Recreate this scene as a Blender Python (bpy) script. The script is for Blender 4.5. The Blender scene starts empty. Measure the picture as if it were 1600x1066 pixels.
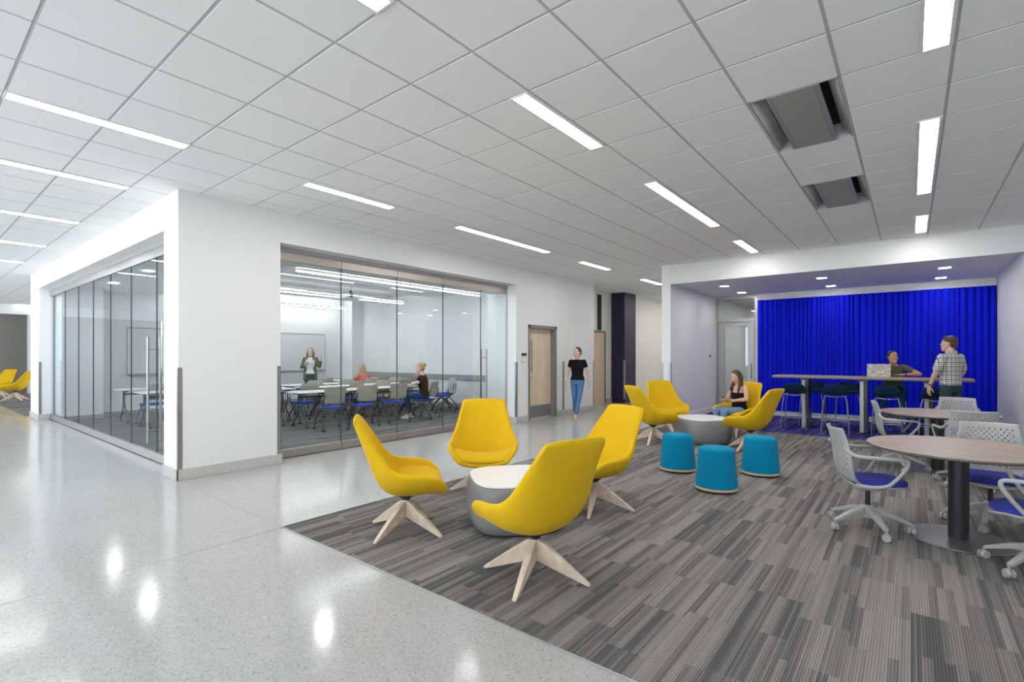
import bpy, bmesh, math, random
from mathutils import Vector as V, Matrix
R = math.radians
random.seed(7)
sc = bpy.context.scene
COL = sc.collection
HC = 3.456
G0X, G0Y, GS = 1.75, 3.441, 0.6096

# ---------------------------------------------------------------- materials
def mat(name, col, rough=.6, metal=0., spec=.5, bump=None, noise=None, coat=0., sheen=0.):
    m = bpy.data.materials.new(name); m.use_nodes = True
    nt = m.node_tree; b = nt.nodes['Principled BSDF']
    b.inputs['Base Color'].default_value = (*col, 1); b.inputs['Roughness'].default_value = rough
    b.inputs['Metallic'].default_value = metal; b.inputs['Specular IOR Level'].default_value = spec
    b.inputs['Coat Weight'].default_value = coat; b.inputs['Sheen Weight'].default_value = sheen
    L = nt.links.new
    tc = nt.nodes.new('ShaderNodeTexCoord')
    if noise:   # (scale, amount)
        n = nt.nodes.new('ShaderNodeTexNoise'); n.inputs['Scale'].default_value = noise[0]; n.inputs['Detail'].default_value = 4
        L(tc.outputs['Object'], n.inputs['Vector'])
        r = nt.nodes.new('ShaderNodeMapRange'); r.inputs['To Min'].default_value = 1 - noise[1]; r.inputs['To Max'].default_value = 1 + noise[1]
        L(n.outputs['Fac'], r.inputs['Value'])
        mx = nt.nodes.new('ShaderNodeVectorMath'); mx.operation = 'SCALE'; mx.inputs[0].default_value = col
        L(r.outputs[0], mx.inputs['Scale']); L(mx.outputs[0], b.inputs['Base Color'])
    if bump:    # (scale, strength)
        n = nt.nodes.new('ShaderNodeTexNoise'); n.inputs['Scale'].default_value = bump[0]; n.inputs['Detail'].default_value = 3
        L(tc.outputs['Object'], n.inputs['Vector'])
        bp = nt.nodes.new('ShaderNodeBump'); bp.inputs['Strength'].default_value = bump[1]; bp.inputs['Distance'].default_value = .002
        L(n.outputs['Fac'], bp.inputs['Height']); L(bp.outputs[0], b.inputs['Normal'])
    return m

def emis(name, col, s):
    m = bpy.data.materials.new(name); m.use_nodes = True; nt = m.node_tree
    nt.nodes.remove(nt.nodes['Principled BSDF'])
    e = nt.nodes.new('ShaderNodeEmission'); e.inputs[0].default_value = (*col, 1); e.inputs[1].default_value = s
    nt.links.new(e.outputs[0], nt.nodes['Material Output'].inputs[0]); return m

def glass(name, tint, refl=1.0):
    m = bpy.data.materials.new(name); m.use_nodes = True; nt = m.node_tree
    nt.nodes.remove(nt.nodes['Principled BSDF']); L = nt.links.new
    t = nt.nodes.new('ShaderNodeBsdfTransparent'); t.inputs[0].default_value = (*tint, 1)
    g = nt.nodes.new('ShaderNodeBsdfGlossy'); g.inputs['Roughness'].default_value = .01
    f = nt.nodes.new('ShaderNodeFresnel'); ge = nt.nodes.new('ShaderNodeNewGeometry'); q = nt.nodes.new('ShaderNodeMapRange')
    q.inputs['To Min'].default_value = 1.5; q.inputs['To Max'].default_value = 1/1.5
    L(ge.outputs['Backfacing'], q.inputs['Value']); L(q.outputs[0], f.inputs[0])
    k = nt.nodes.new('ShaderNodeMath'); k.operation = 'MULTIPLY'; k.inputs[1].default_value = refl
    x = nt.nodes.new('ShaderNodeMixShader')
    L(f.outputs[0], k.inputs[0]); L(k.outputs[0], x.inputs[0]); L(t.outputs[0], x.inputs[1]); L(g.outputs[0], x.inputs[2])
    L(x.outputs[0], nt.nodes['Material Output'].inputs[0]); return m

class NG:      # tiny node helper
    def __init__(s, name):
        s.m = bpy.data.materials.new(name); s.m.use_nodes = True; s.nt = s.m.node_tree; s.b = s.nt.nodes['Principled BSDF']
        s.tc = s.nt.nodes.new('ShaderNodeTexCoord')
    def n(s, t, **k):
        x = s.nt.nodes.new(t)
        for a, v in k.items(): setattr(x, a, v)
        return x
    def put(s, v, inp):
        if hasattr(v, 'links') or hasattr(v, 'is_linked'): s.nt.links.new(v, inp)
        else: inp.default_value = v
    def math(s, op, a, b=0., c=None):
        x = s.n('ShaderNodeMath', operation=op); s.put(a, x.inputs[0]); s.put(b, x.inputs[1])
        if c is not None: s.put(c, x.inputs[2])
        return x.outputs[0]
    def xyz(s, src='Object'):
        x = s.n('ShaderNodeSeparateXYZ'); s.nt.links.new(s.tc.outputs[src], x.inputs[0]); return x.outputs
    def comb(s, a, b, c=0.):
        x = s.n('ShaderNodeCombineXYZ'); s.put(a, x.inputs[0]); s.put(b, x.inputs[1]); s.put(c, x.inputs[2]); return x.outputs[0]
    def white(s, v):
        x = s.n('ShaderNodeTexWhiteNoise', noise_dimensions='3D'); s.put(v, x.inputs['Vector']); return x.outputs['Value']
    def noise(s, v, sc=5., det=2.):
        x = s.n('ShaderNodeTexNoise'); s.put(v, x.inputs['Vector']); x.inputs['Scale'].default_value = sc; x.inputs['Detail'].default_value = det; return x.outputs['Fac']
    def ramp(s, f, stops, interp='LINEAR'):
        x = s.n('ShaderNodeValToRGB'); x.color_ramp.interpolation = interp; e = x.color_ramp.elements
        while len(e) < len(stops): e.new(.5)
        for i, (p, c) in enumerate(stops): e[i].position = p; e[i].color = (*c, 1)
        s.put(f, x.inputs[0]); return x.outputs[0]
    def mix(s, f, a, b, mode='MIX'):
        x = s.n('ShaderNodeMix', data_type='RGBA', blend_type=mode); s.put(f, x.inputs[0]); s.put(a, x.inputs[6]); s.put(b, x.inputs[7]); return x.outputs[2]
    def bump(s, h, st=.3, d=.002):
        x = s.n('ShaderNodeBump'); x.inputs['Strength'].default_value = st; x.inputs['Distance'].default_value = d
        s.put(h, x.inputs['Height']); s.nt.links.new(x.outputs[0], s.b.inputs['Normal'])

def terrazzo(name, base, rough):
    g = NG(name); v = g.tc.outputs['Object']
    x = g.n('ShaderNodeTexVoronoi'); x.inputs['Scale'].default_value = 120.; g.put(v, x.inputs['Vector'])
    chip = g.white(x.outputs['Position'])
    c = g.ramp(chip, [(0, tuple(b*.6 for b in base)), (.05, tuple(b*.65 for b in base)), (.09, tuple(b*.88 for b in base)), (.35, base), (.8, tuple(min(1, b*1.1) for b in base)), (1, tuple(min(1, b*1.25) for b in base))])
    cl = g.noise(v, .8, 4.)
    c2 = g.mix(.35, c, g.ramp(cl, [(.3, tuple(b*.86 for b in base)), (.7, tuple(min(1, b*1.08) for b in base))]))
    g.put(c2, g.b.inputs['Base Color'])
    sm = g.noise(v, 2.2, 3.)
    g.put(g.math('MULTIPLY_ADD', sm, rough*.9, rough*.55), g.b.inputs['Roughness'])
    g.b.inputs['Specular IOR Level'].default_value = .36
    return g.m

def carpet_mat(name, dark, mid, light, sx=.5, sy=.042):
    """striped plank carpet, stripes running along x"""
    g = NG(name); X, Y, Z = g.xyz()
    col = g.math('FLOOR', g.math('DIVIDE', Y, .25))
    off = g.white(g.comb(col, 3.3, 1.7))
    xi = g.math('FLOOR', g.math('ADD', g.math('DIVIDE', X, 1.0), off))
    stripe = g.math('FLOOR', g.math('DIVIDE', Y, sy))
    xs = g.math('FLOOR', g.math('ADD', g.math('DIVIDE', X, .5), g.math('MULTIPLY', off, 2.)))
    a = g.white(g.comb(stripe, xs, 0.))
    b = g.white(g.comb(col, xi, 5.))
    fine = g.white(g.comb(g.math('FLOOR', g.math('DIVIDE', Y, .0125)), xi, 9.))
    tone = g.math('ADD', g.math('ADD', g.math('MULTIPLY', a, .46), g.math('MULTIPLY', b, .26)), g.math('MULTIPLY', fine, .28))
    c = g.ramp(tone, [(.22, dark), (.46, mid), (.74, light)])
    pin = g.math('SINE', g.math('MULTIPLY', Y, 2*math.pi/.0125))
    pinx = g.math('SINE', g.math('MULTIPLY', X, 2*math.pi/.011))
    pf = g.math('MULTIPLY_ADD', g.math('MULTIPLY_ADD', pinx, .35, pin), .24, .93)
    nz = g.noise(g.tc.outputs['Object'], 260., 2.)
    pf = g.math('MULTIPLY', pf, g.math('MULTIPLY_ADD', nz, .7, .65))
    vm = g.n('ShaderNodeVectorMath', operation='SCALE'); g.put(c, vm.inputs[0]); g.put(pf, vm.inputs['Scale'])
    g.put(vm.outputs[0], g.b.inputs['Base Color']); g.b.inputs['Roughness'].default_value = .95
    g.b.inputs['Specular IOR Level'].default_value = .15
    g.bump(g.math('ADD', pin, nz), .5, .002)
    return g.m

def fabric(name, col, sc_=420., vary=.12, sheen=.04):
    g = NG(name); v = g.tc.outputs['Object']
    n = g.noise(v, sc_, 2.); n2 = g.noise(v, 14., 3.)
    f = g.math('MULTIPLY_ADD', n, vary*2, 1-vary); f = g.math('MULTIPLY', f, g.math('MULTIPLY_ADD', n2, .12, .94))
    vm = g.n('ShaderNodeVectorMath', operation='SCALE'); vm.inputs[0].default_value = col; g.put(f, vm.inputs['Scale'])
    g.put(vm.outputs[0], g.b.inputs['Base Color']); g.b.inputs['Roughness'].default_value = .9
    g.b.inputs['Sheen Weight'].default_value = sheen; g.b.inputs['Specular IOR Level'].default_value = .12
    g.bump(n, .35, .001); return g.m

def wood(name, a, b, scale=(3., 40., 40.), rough=.5):
    g = NG(name); mp = g.n('ShaderNodeMapping'); g.put(g.tc.outputs['Object'], mp.inputs[0]); mp.inputs['Scale'].default_value = scale
    n = g.noise(mp.outputs[0], 1., 5.)
    g.put(g.ramp(n, [(.3, a), (.7, b)]), g.b.inputs['Base Color']); g.b.inputs['Roughness'].default_value = rough
    return g.m

def plaid_mat():
    g = NG('plaid_cotton'); X, Y, Z = g.xyz()
    def lines(c, p, ph, w):
        p = .072
        s = g.math('FRACT', g.math('ADD', g.math('DIVIDE', c, p), ph)); return g.math('LESS_THAN', s, w)
    ang = g.math('ADD', Y, g.math('MULTIPLY', X, .6))
    k = g.math('MAXIMUM', lines(Z, .052, .1, .14), lines(ang, .052, .3, .14))
    k2 = g.math('MAXIMUM', lines(Z, .052, .6, .3), lines(ang, .052, .8, .3))
    c = g.mix(k2, (.62, .61, .57, 1), (.42, .42, .40, 1)); c = g.mix(k, c, (.035, .04, .055, 1))
    g.put(c, g.b.inputs['Base Color']); g.b.inputs['Roughness'].default_value = .9; return g.m

def sticker_mat():
    g = NG('stickered_laptop_lid'); v = g.tc.outputs['Object']
    x = g.n('ShaderNodeTexVoronoi'); x.inputs['Scale'].default_value = 27.; g.put(v, x.inputs['Vector'])
    r = g.white(x.outputs['Position'])
    c = g.ramp(r, [(0, (.5, .42, .36)), (.2, (.6, .55, .5)), (.35, (.75, .73, .68)), (.5, (.55, .25, .15)), (.58, (.62, .6, .57)), (.75, (.25, .25, .35)), (.8, (.7, .55, .3)), (.9, (.8, .78, .75))], 'CONSTANT')
    m = g.math('LESS_THAN', x.outputs['Distance'], .5)
    g.put(g.mix(m, (.5, .48, .46, 1), c), g.b.inputs['Base Color']); g.b.inputs['Roughness'].default_value = .45; return g.m

def brushed(name, col, rough=.35):
    g = NG(name); mp = g.n('ShaderNodeMapping'); g.put(g.tc.outputs['Object'], mp.inputs[0]); mp.inputs['Scale'].default_value = (30, 30, 1.5)
    n = g.noise(mp.outputs[0], 6., 3.)
    g.b.inputs['Base Color'].default_value = (*col, 1); g.b.inputs['Metallic'].default_value = .85
    g.put(g.math('MULTIPLY_ADD', n, .2, rough-.1), g.b.inputs['Roughness']); return g.m

M = dict(
    wall=mat('white_wall_paint', (.755, .755, .75), .65, bump=(180, .06), noise=(1.2, .012)),
    warm=mat('warm_white_wall_paint', (.80, .775, .74), .65, noise=(1.2, .012)),
    grey=mat('taupe_wall_paint', (.20, .19, .17), .8, noise=(1.5, .03)),
    purple=mat('purple_wall_paint', (.014, .008, .045), .45, noise=(2, .1)),
    tile=mat('ceiling_tile', (.86, .86, .86), .9, bump=(500, .15), noise=(300, .02)),
    tgrid=mat('ceiling_grid_metal', (.50, .50, .50), .55),
    terr=terrazzo('polished_terrazzo', (.40, .398, .392), .14),
    tbase=terrazzo('terrazzo_base', (.50, .485, .46), .4),
    carpet=carpet_mat('striped_grey_carpet', (.10, .097, .097), (.185, .173, .164), (.275, .255, .238)),
    bcarpet=carpet_mat('blue_striped_carpet', (.012, .013, .07), (.035, .037, .19), (.10, .10, .33)),
    ccarpet=carpet_mat('classroom_carpet', (.07, .075, .08), (.13, .132, .135), (.20, .20, .20)),
    steel=brushed('brushed_stainless_steel', (.36, .36, .365)),
    bronze=brushed('warm_satin_metal', (.42, .375, .34), .4),
    alu=mat('aluminium_frame', (.42, .42, .41), .4, .5),
    gframe=mat('grey_door_frame_paint', (.20, .19, .18), .5),
    dark=mat('dark_gap', (.012, .012, .012), .7),
    black=mat('black_plastic', (.016, .016, .018), .45),
    gasket=mat('glass_edge_seal', (.035, .05, .05), .3),
    glass=glass('clear_glass', (.94, .965, .96)),
    glassb=glass('blue_tint_glass', (.92, .955, .97), .55),
    maple=wood('pale_maple_veneer', (.64, .49, .35), (.74, .59, .44), (22., 22., 1.2), .45),
    ash=wood('whitewashed_ash', (.52, .41, .31), (.72, .61, .49), (14., 14., 14.), .55),
    ply=wood('plywood_edge', (.50, .33, .18), (.66, .47, .28), (5, 5, 60), .5),
    lam=wood('taupe_wood_laminate', (.26, .20, .15), (.42, .335, .26), (3., 26., 26.), .38),
    edge=mat('dark_taupe_edge_band', (.10, .085, .075), .5),
    yellow=fabric('mustard_wool', (.66, .41, .010), 330., .10),
    teal=fabric('teal_wool', (.001, .205, .36), 360., .10),
    grayv=mat('grey_vinyl', (.20, .20, .20), .5, bump=(90, .05)),
    lamwhite=mat('white_laminate', (.80, .79, .79), .3),
    pp=mat('light_grey_nylon', (.37, .365, .36), .42),
    blueseat=fabric('blue_seat_fabric', (.030, .040, .30), 300., .15),
    classblue=fabric('bright_blue_seat', (.01, .05, .42), 300., .1),
    clback=mat('warm_grey_plastic', (.36, .35, .31), .5),
    clframe=mat('dark_grey_frame', (.045, .045, .045), .4, .5),
    navy=fabric('dark_teal_upholstery', (.004, .025, .05), 300., .2),
    chrome=mat('satin_chrome', (.38, .38, .39), .3, .9),
    post=mat('graphite_post', (.05, .05, .055), .35, .6),
    plate=mat('graphite_base_plate', (.16, .16, .17), .35, .5),
    bluewall=fabric('royal_blue_felt', (.004, .012, .62), 200., .1, .03),
    whiteboard=mat('whiteboard_surface', (.66, .67, .67), .42),
    light=emis('led_diffuser', (1., .98, .96), 30.),
    dlight=emis('downlight_lens', (1., .97, .95), 80.),
    cdl=emis('classroom_downlight_lens', (1., .98, .96), 220.),
    clight=emis('classroom_led', (.97, .99, 1.), 15.),
    rail=mat('grey_chair_rail', (.32, .31, .29), .6),
    denim=fabric('blue_denim', (.09, .20, .40), 300., .25), denim2=fabric('light_denim', (.17, .28, .46), 300., .25),
    slate=fabric('dark_slate_denim', (.035, .055, .07), 300., .3), navyj=fabric('navy_denim', (.02, .06, .13), 300., .2),
    blackt=fabric('black_jersey', (.009, .009, .010), 300., .3), olive=fabric('olive_jersey', (.085, .095, .055), 300., .2),
    whitet=fabric('white_jersey', (.75, .75, .73), 300., .1), green=fabric('olive_green_knit', (.11, .13, .055), 200., .3), pink=fabric('coral_jersey', (.62, .16, .17), 300., .1),
    plaid=plaid_mat(), sticker=sticker_mat(),
    skin=mat('skin_fair', (.60, .36, .26), .5, noise=(30, .05)), skin2=mat('skin_tan', (.42, .21, .12), .5, noise=(30, .05)), skin3=mat('skin_pale', (.68, .45, .35), .5, noise=(30, .05)),
    brown=mat('brown_hair', (.055, .028, .014), .5, bump=(60, .6), noise=(60, .5)), lbrown=mat('light_brown_hair', (.16, .09, .05), .5, bump=(60, .6), noise=(60, .5)),
    blonde=mat('blonde_hair', (.42, .28, .13), .5, bump=(60, .6), noise=(60, .4)), dhair=mat('black_hair', (.012, .009, .008), .4, bump=(60, .6), noise=(60, .4)),
    eyew=mat('eye_white', (.7, .7, .7), .2), iris=mat('eye_iris', (.03, .02, .015), .2), lip=mat('lips', (.42, .13, .11), .45), teeth=mat('teeth', (.8, .78, .74), .3),
    shoe=mat('off_white_shoe', (.62, .57, .50), .6), bshoe=mat('dark_shoe', (.02, .02, .02), .5), tanshoe=mat('tan_flats', (.50, .34, .2), .6),
    phone=mat('dark_phone', (.02, .018, .03), .2), bag=fabric('blue_nylon', (.03, .04, .22), 80., .4),
)
M['wristw'] = M['whitet']

# ---------------------------------------------------------------- object helpers
def tag(o, label=None, cat=None, group=None, kind=None):
    if label: o['label'] = label
    if cat: o['category'] = cat
    if group: o['group'] = group
    if kind: o['kind'] = kind
    return o

def thing(name, label, cat, loc=(0, 0, 0), rz=0., group=None, kind=None):
    o = bpy.data.objects.new(name, None); COL.objects.link(o); o.empty_display_size = .1
    o.location = loc; o.rotation_euler = (0, 0, rz)
    return tag(o, label, cat, group, kind)

def frame_of(d, up=V((0, 0, 1))):
    d = d.normalized(); a = d.cross(up)
    if a.length < 1e-4: a = d.cross(V((0, 1, 0)))
    a.normalize(); return a, a.cross(d).normalized()

class MB:
    def __init__(s): s.bm = bmesh.new(); s.mi = 0
    def f(s, vs, mi=None):
        try:
            f = s.bm.faces.new(vs); f.material_index = s.mi if mi is None else mi; return f
        except ValueError: return None
    def box(s, x0, x1, y0, y1, z0, z1, rz=0., c=None):
        P = [V((x, y, z)) for z in (z0, z1) for x, y in ((x0, y0), (x1, y0), (x1, y1), (x0, y1))]
        if rz:
            c = V(c or ((x0+x1)/2, (y0+y1)/2, 0)); m = Matrix.Rotation(rz, 3, 'Z'); P = [m @ (p-c)+c for p in P]
        v = [s.bm.verts.new(p) for p in P]
        for q in ((0, 3, 2, 1), (4, 5, 6, 7), (0, 1, 5, 4), (1, 2, 6, 5), (2, 3, 7, 6), (3, 0, 4, 7)): s.f([v[i] for i in q])
        return s
    def rings(s, rs, cap=True, closed=False):
        R_ = [[s.bm.verts.new(p) for p in r] for r in rs]; n = len(R_[0])
        k = len(R_)
        for i in range(k if closed else k-1):
            A, B = R_[i], R_[(i+1) % k]
            for j in range(n): s.f([A[j], A[(j+1) % n], B[(j+1) % n], B[j]])
        if cap and not closed: s.f(R_[0][::-1]); s.f(R_[-1])
        return s
    def cyl(s, p0, p1, r0, r1=None, n=16):
        p0, p1 = V(p0), V(p1); r1 = r0 if r1 is None else r1; a, b = frame_of(p1-p0)
        return s.rings([[p+(a*math.cos(t)+b*math.sin(t))*r for t in [2*math.pi*i/n for i in range(n)]] for p, r in ((p0, r0), (p1, r1))])
    def tube(s, pts, r, n=8, closed=False, w=None, up=V((0, 0, 1)), sq=False):
        """r scalar or list; w optional second radius (along b axis)"""
        pts = [V(p) for p in pts]; k = len(pts); rs = []
        for i, p in enumerate(pts):
            if closed: d = pts[(i+1) % k]-pts[i-1]
            else: d = pts[min(i+1, k-1)]-pts[max(i-1, 0)]
            a, b = frame_of(d, up); ra = r[i] if isinstance(r, (list, tuple)) else r
            rb = ra if w is None else (w[i] if isinstance(w, (list, tuple)) else w)
            if sq: rs.append([p+a*ra*u+b*rb*v_ for u, v_ in ((1, 1), (-1, 1), (-1, -1), (1, -1))])
            else: rs.append([p+a*ra*math.cos(t)+b*rb*math.sin(t) for t in [2*math.pi*j/n for j in range(n)]])
        return s.rings(rs, True, closed)
    def lathe(s, prof, c=(0, 0, 0), n=32, ex=1.):
        c = V(c); rs = []
        for r, z in prof: rs.append([c+V((r*math.cos(2*math.pi*i/n), r*ex*math.sin(2*math.pi*i/n), z)) for i in range(n)])
        return s.rings(rs)
    def ell(s, c, r, n=14, m=10, rot=None):
        c = V(c); rs = []
        for i in range(m+1):
            t = -math.pi/2+math.pi*i/m; t = max(min(t, math.pi/2-.02), -math.pi/2+.02)
            ring = []
            for j in range(n):
                a = 2*math.pi*j/n; p = V((r[0]*math.cos(t)*math.cos(a), r[1]*math.cos(t)*math.sin(a), r[2]*math.sin(t)))
                if rot: p = rot @ p
                ring.append(c+p)
            rs.append(ring)
        return s.rings(rs)
    def cap(s, p0, p1, r0, r1, n=12):
        """tapered capsule"""
        p0, p1 = V(p0), V(p1); d = p1-p0
        if d.length < 1e-5: return s.ell(p0, (r0, r0, r0), n)
        a, b = frame_of(d); d.normalize(); rs = []
        for k in range(1, 5):
            t = math.pi/2*k/4.; rs.append((p0-d*r0*math.cos(t), r0*math.sin(t)))
        for k in range(0, 4):
            t = math.pi/2*k/4.; rs.append((p1+d*r1*math.sin(t), r1*math.cos(t)))
        return s.rings([[p+(a*math.cos(u)+b*math.sin(u))*r for u in [2*math.pi*i/n for i in range(n)]] for p, r in rs])
    def prism(s, pts, z0, z1):
        return s.rings([[V((x, y, z0)) for x, y in pts], [V((x, y, z1)) for x, y in pts]])
    def grid(s, P):
        vs = [[s.bm.verts.new(p) for p in row] for row in P]
        for i in range(len(vs)-1):
            for j in range(len(vs[0])-1): s.f([vs[i][j], vs[i][j+1], vs[i+1][j+1], vs[i+1][j]])
        return s
    def mesh(s, name):
        bmesh.ops.recalc_face_normals(s.bm, faces=s.bm.faces)
        me = bpy.data.meshes.new(name); s.bm.to_mesh(me); s.bm.free(); return me
    def done(s, name, m, parent=None, smooth=40, bevel=0., seg=2, sub=0, sol=0., off=-1., label=None, recalc=True):
        if recalc: bmesh.ops.recalc_face_normals(s.bm, faces=s.bm.faces)
        me = bpy.data.meshes.new(name); s.bm.to_mesh(me); s.bm.free()
        for x in (m if isinstance(m, (list, tuple)) else [m]): me.materials.append(M[x] if isinstance(x, str) else x)
        o = bpy.data.objects.new(name, me); COL.objects.link(o)
        if parent: o.parent = parent
        if smooth:
            me.shade_smooth()
            if not sub: me.set_sharp_from_angle(angle=R(smooth))
        if sol:
            x = o.modifiers.new('t', 'SOLIDIFY'); x.thickness = sol; x.offset = off
        if sub:
            x = o.modifiers.new('s', 'SUBSURF'); x.levels = sub; x.render_levels = sub
        if bevel:
            x = o.modifiers.new('b', 'BEVEL'); x.width = bevel; x.segments = seg; x.limit_method = 'ANGLE'; x.angle_limit = R(35)
        if label: o['label'] = label
        return o

def part(name, m, parent, fn, **k):
    b = MB(); fn(b); return b.done(name, m, parent, **k)
def boxo(name, m, parent, *a, **k):
    rz = k.pop('rz', 0.); b = MB(); b.box(*a, rz=rz); return b.done(name, m, parent, **k)

def copy_tree(o, parent=None):
    c = o.copy(); COL.objects.link(c); c.parent = parent
    for ch in [x for x in bpy.data.objects if x.parent == o]: copy_tree(ch, c)
    return c
KIDS = {}
def dup(src, loc, rz, label, group=None):
    c = copy_tree(src); c.location = loc; c.rotation_euler = (0, 0, rz)
    c['label'] = label
    if group: c['group'] = group
    return c

def struct(name, m, fn, label=None, parent=None, **k):
    b = MB(); fn(b); o = b.done(name, m, parent, **k); o['kind'] = 'structure'
    if label: o['label'] = label
    return o

def catmull(P, n=6):
    P = [V(p) for p in P]; out = []
    for i in range(len(P)-1):
        a, b, c, d = P[max(i-1, 0)], P[i], P[i+1], P[min(i+2, len(P)-1)]
        for k in range(n):
            t = k/n; out.append(.5*((2*b)+(c-a)*t+(2*a-5*b+4*c-d)*t*t+(3*b-a-3*c+d)*t**3))
    out.append(P[-1]); return out

def remeshed(b, name, m, parent, voxel, smooth=4):
    """fuse all shapes in b into one continuous surface"""
    bmesh.ops.recalc_face_normals(b.bm, faces=b.bm.faces)
    me = bpy.data.meshes.new(name); b.bm.to_mesh(me); b.bm.free()
    o = bpy.data.objects.new('tmp', me); COL.objects.link(o)
    x = o.modifiers.new('r', 'REMESH'); x.mode = 'VOXEL'; x.voxel_size = voxel; x.use_smooth_shade = True
    y = o.modifiers.new('s', 'SMOOTH'); y.iterations = smooth; y.factor = .5
    dg = bpy.context.evaluated_depsgraph_get(); dg.update()
    me2 = bpy.data.meshes.new_from_object(o.evaluated_get(dg)); me2.name = name
    bpy.data.objects.remove(o); me2.materials.clear(); me2.materials.append(M[m] if isinstance(m, str) else m)
    o = bpy.data.objects.new(name, me2); COL.objects.link(o); o.parent = parent; me2.shade_smooth()
    return o

# ================================================================= SETTING
WY, WX, WT = 6.771, 2.125, .28
XE, YE = 12.04, 16.73           # ends of the classroom block
HX = 10.64                      # lounge alcove header plane
# floors
struct('floor', 'terr', lambda b: b.box(-6, 19, -6, 29, -.15, 0), 'pale grey polished terrazzo floor', smooth=0)
struct('carpet', 'carpet', lambda b: b.box(2.108, HX, -4., 4.234, 0, .006), 'striped grey carpet planks', smooth=0)
struct('carpet', 'bcarpet', lambda b: b.box(HX, 13.75, -1.33, 4.09, 0, .006), 'striped blue carpet in the alcove', smooth=0)
struct('carpet', 'ccarpet', lambda b: b.box(2.36, 10.3, 7.07, 15.4, 0, .006), 'grey carpet of the classroom', smooth=0)
struct('carpet', 'carpet', lambda b: b.box(2.05, 9, YE, 27.2, 0, .006), 'grey carpet of the far lounge', smooth=0)
def joints(b):
    b.box(2.104, 2.112, 4.234, WY, 0, .0012); b.box(-3.2, 2.108, 4.216, 4.224, 0, .0012)
    b.box(-3.2, 2.1, 11.9, 11.908, 0, .0012); b.box(2.10, 2.110, -4, 4.24, 0, .008); b.box(2.1, HX, 4.232, 4.242, 0, .008)
struct('trim_1', 'alu', joints, 'thin metal divider strips in the terrazzo', smooth=0)

# ceiling: recessed grid, a tile in every cell
VENTS = [(4, -5), (5, -5), (8, -5), (9, -5)]
def ceil_fn(b):
    for i in range(-9, 29):
        for j in range(-13, 40):
            x0, y0 = G0X+i*GS, G0Y+j*GS; x1, y1 = x0+GS, y0+GS
            if (i, j) in VENTS: continue
            if x0 > WX+.1 and y0 > WY+.1 and x1 < XE and y1 < YE: continue
            if x0 > HX+.3 and y1 < 4.0: continue
            g = .011
            z = HC+.003
            vs = [b.bm.verts.new(p) for p in ((x0, y0, z), (x0, y1, z), (x1, y1, z), (x1, y0, z))]; b.f(vs, 1)
            lo = [b.bm.verts.new(p) for p in ((x0+g, y0+g, HC), (x0+g, y1-g, HC), (x1-g, y1-g, HC), (x1-g, y0+g, HC))]
            hi = [b.bm.verts.new((v.co.x, v.co.y, z)) for v in lo]
            b.f(lo, 0)
            for k in range(4): b.f([lo[k], hi[k], hi[(k+1) % 4], lo[(k+1) % 4]], 0)
struct('ceiling', ['tile', 'tgrid'], ceil_fn, 'white square-tiled suspended ceiling', smooth=0, recalc=False)
struct('ceiling', 'tile', lambda b: b.box(-6, 19, -6, 29, HC+.2, HC+.25), 'slab above the suspended ceiling', smooth=0)

# classroom front wall
def wf(b):
    Y0, Y1 = WY, WY+WT
    b.box(WX, 3.35, Y0, Y1, 0, HC+.15)
    b.box(3.35, 8.60, Y0, Y1, 3.04, HC+.15)
    b.box(8.60, 9.03, Y0, Y1, 0, HC+.15); b.box(9.03, 10.19, Y0, Y1, 2.19, HC+.15); b.box(10.19, XE, Y0, Y1, 0, HC+.15)
struct('wall_front', 'wall', wf, 'white wall around the wide classroom glass front', smooth=0)
def wl(b):
    X0, X1 = WX, WX+WT
    b.box(X0, X1, WY+WT, 7.26, 0, HC+.15); b.box(X0, X1, 7.26, 15.64, 3.04, HC+.15); b.box(X0, X1, 15.64, YE, 0, HC+.15)
    b.box(X1, 9, YE-.2, YE, 0, HC+.15)
struct('wall_side', 'wall', wl, 'white wall around the side glass front', smooth=0)
def we(b):
    b.box(XE-.2, XE, WY+WT, 7.42, 0, HC+.15)
    b.box(XE-.2, 13.1, 7.42, 7.6, 0, HC+.15); b.box(13.1, 13.92, 7.42, 7.6, 3.35, HC+.15); b.box(13.92, 14.4, 7.42, 7.6, 0, HC+.15)
    b.box(15.1, 19, 6.98, 7.3, 0, HC+.15)
struct('wall_corridor', 'warm', we, 'warm white wall along the far corridor', smooth=0)
struct('wall_purple', 'purple', lambda b: b.box(14.3, 15.1, 6.96, 7.6, 0, HC+.15), 'deep purple painted wall section with a corner', smooth=0)
struct('wall_end', 'warm', lambda b: b.box(18.8, 19, -6, 7, 0, HC+.15), smooth=0)
# classroom interior
def ci(b):
    b.box(2.405, 10.5, 15.4, 15.6, 0, 3.6); b.box(10.3, 10.5, 7.05, 15.4, 0, 3.6)
    b.box(9.85, 10.3, 14.9, 15.4, 0, 3.42); b.box(2.405, 3.15, 14.95, 15.4, 0, 3.42)
    b.box(9.6, 10.3, 7.05, 8.5, 0, 3.42)
struct('wall_classroom', 'wall', ci, 'white inner walls of the classroom', smooth=0)
def cc(b):
    b.box(2.405, 10.3, 7.05, 15.4, 3.42, 3.5)
    b.box(2.405, 10.3, 7.05, 8.35, 3.05, 3.42); b.box(2.405, 4.35, 8.35, 15.4, 3.05, 3.42)
    b.box(4.35, 10.3, 10.55, 11.35, 3.25, 3.42); b.box(4.35, 10.3, 13.4, 14.2, 3.25, 3.42)
struct('ceiling', 'wall', cc, 'classroom ceiling with lowered soffits', smooth=0)
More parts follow.
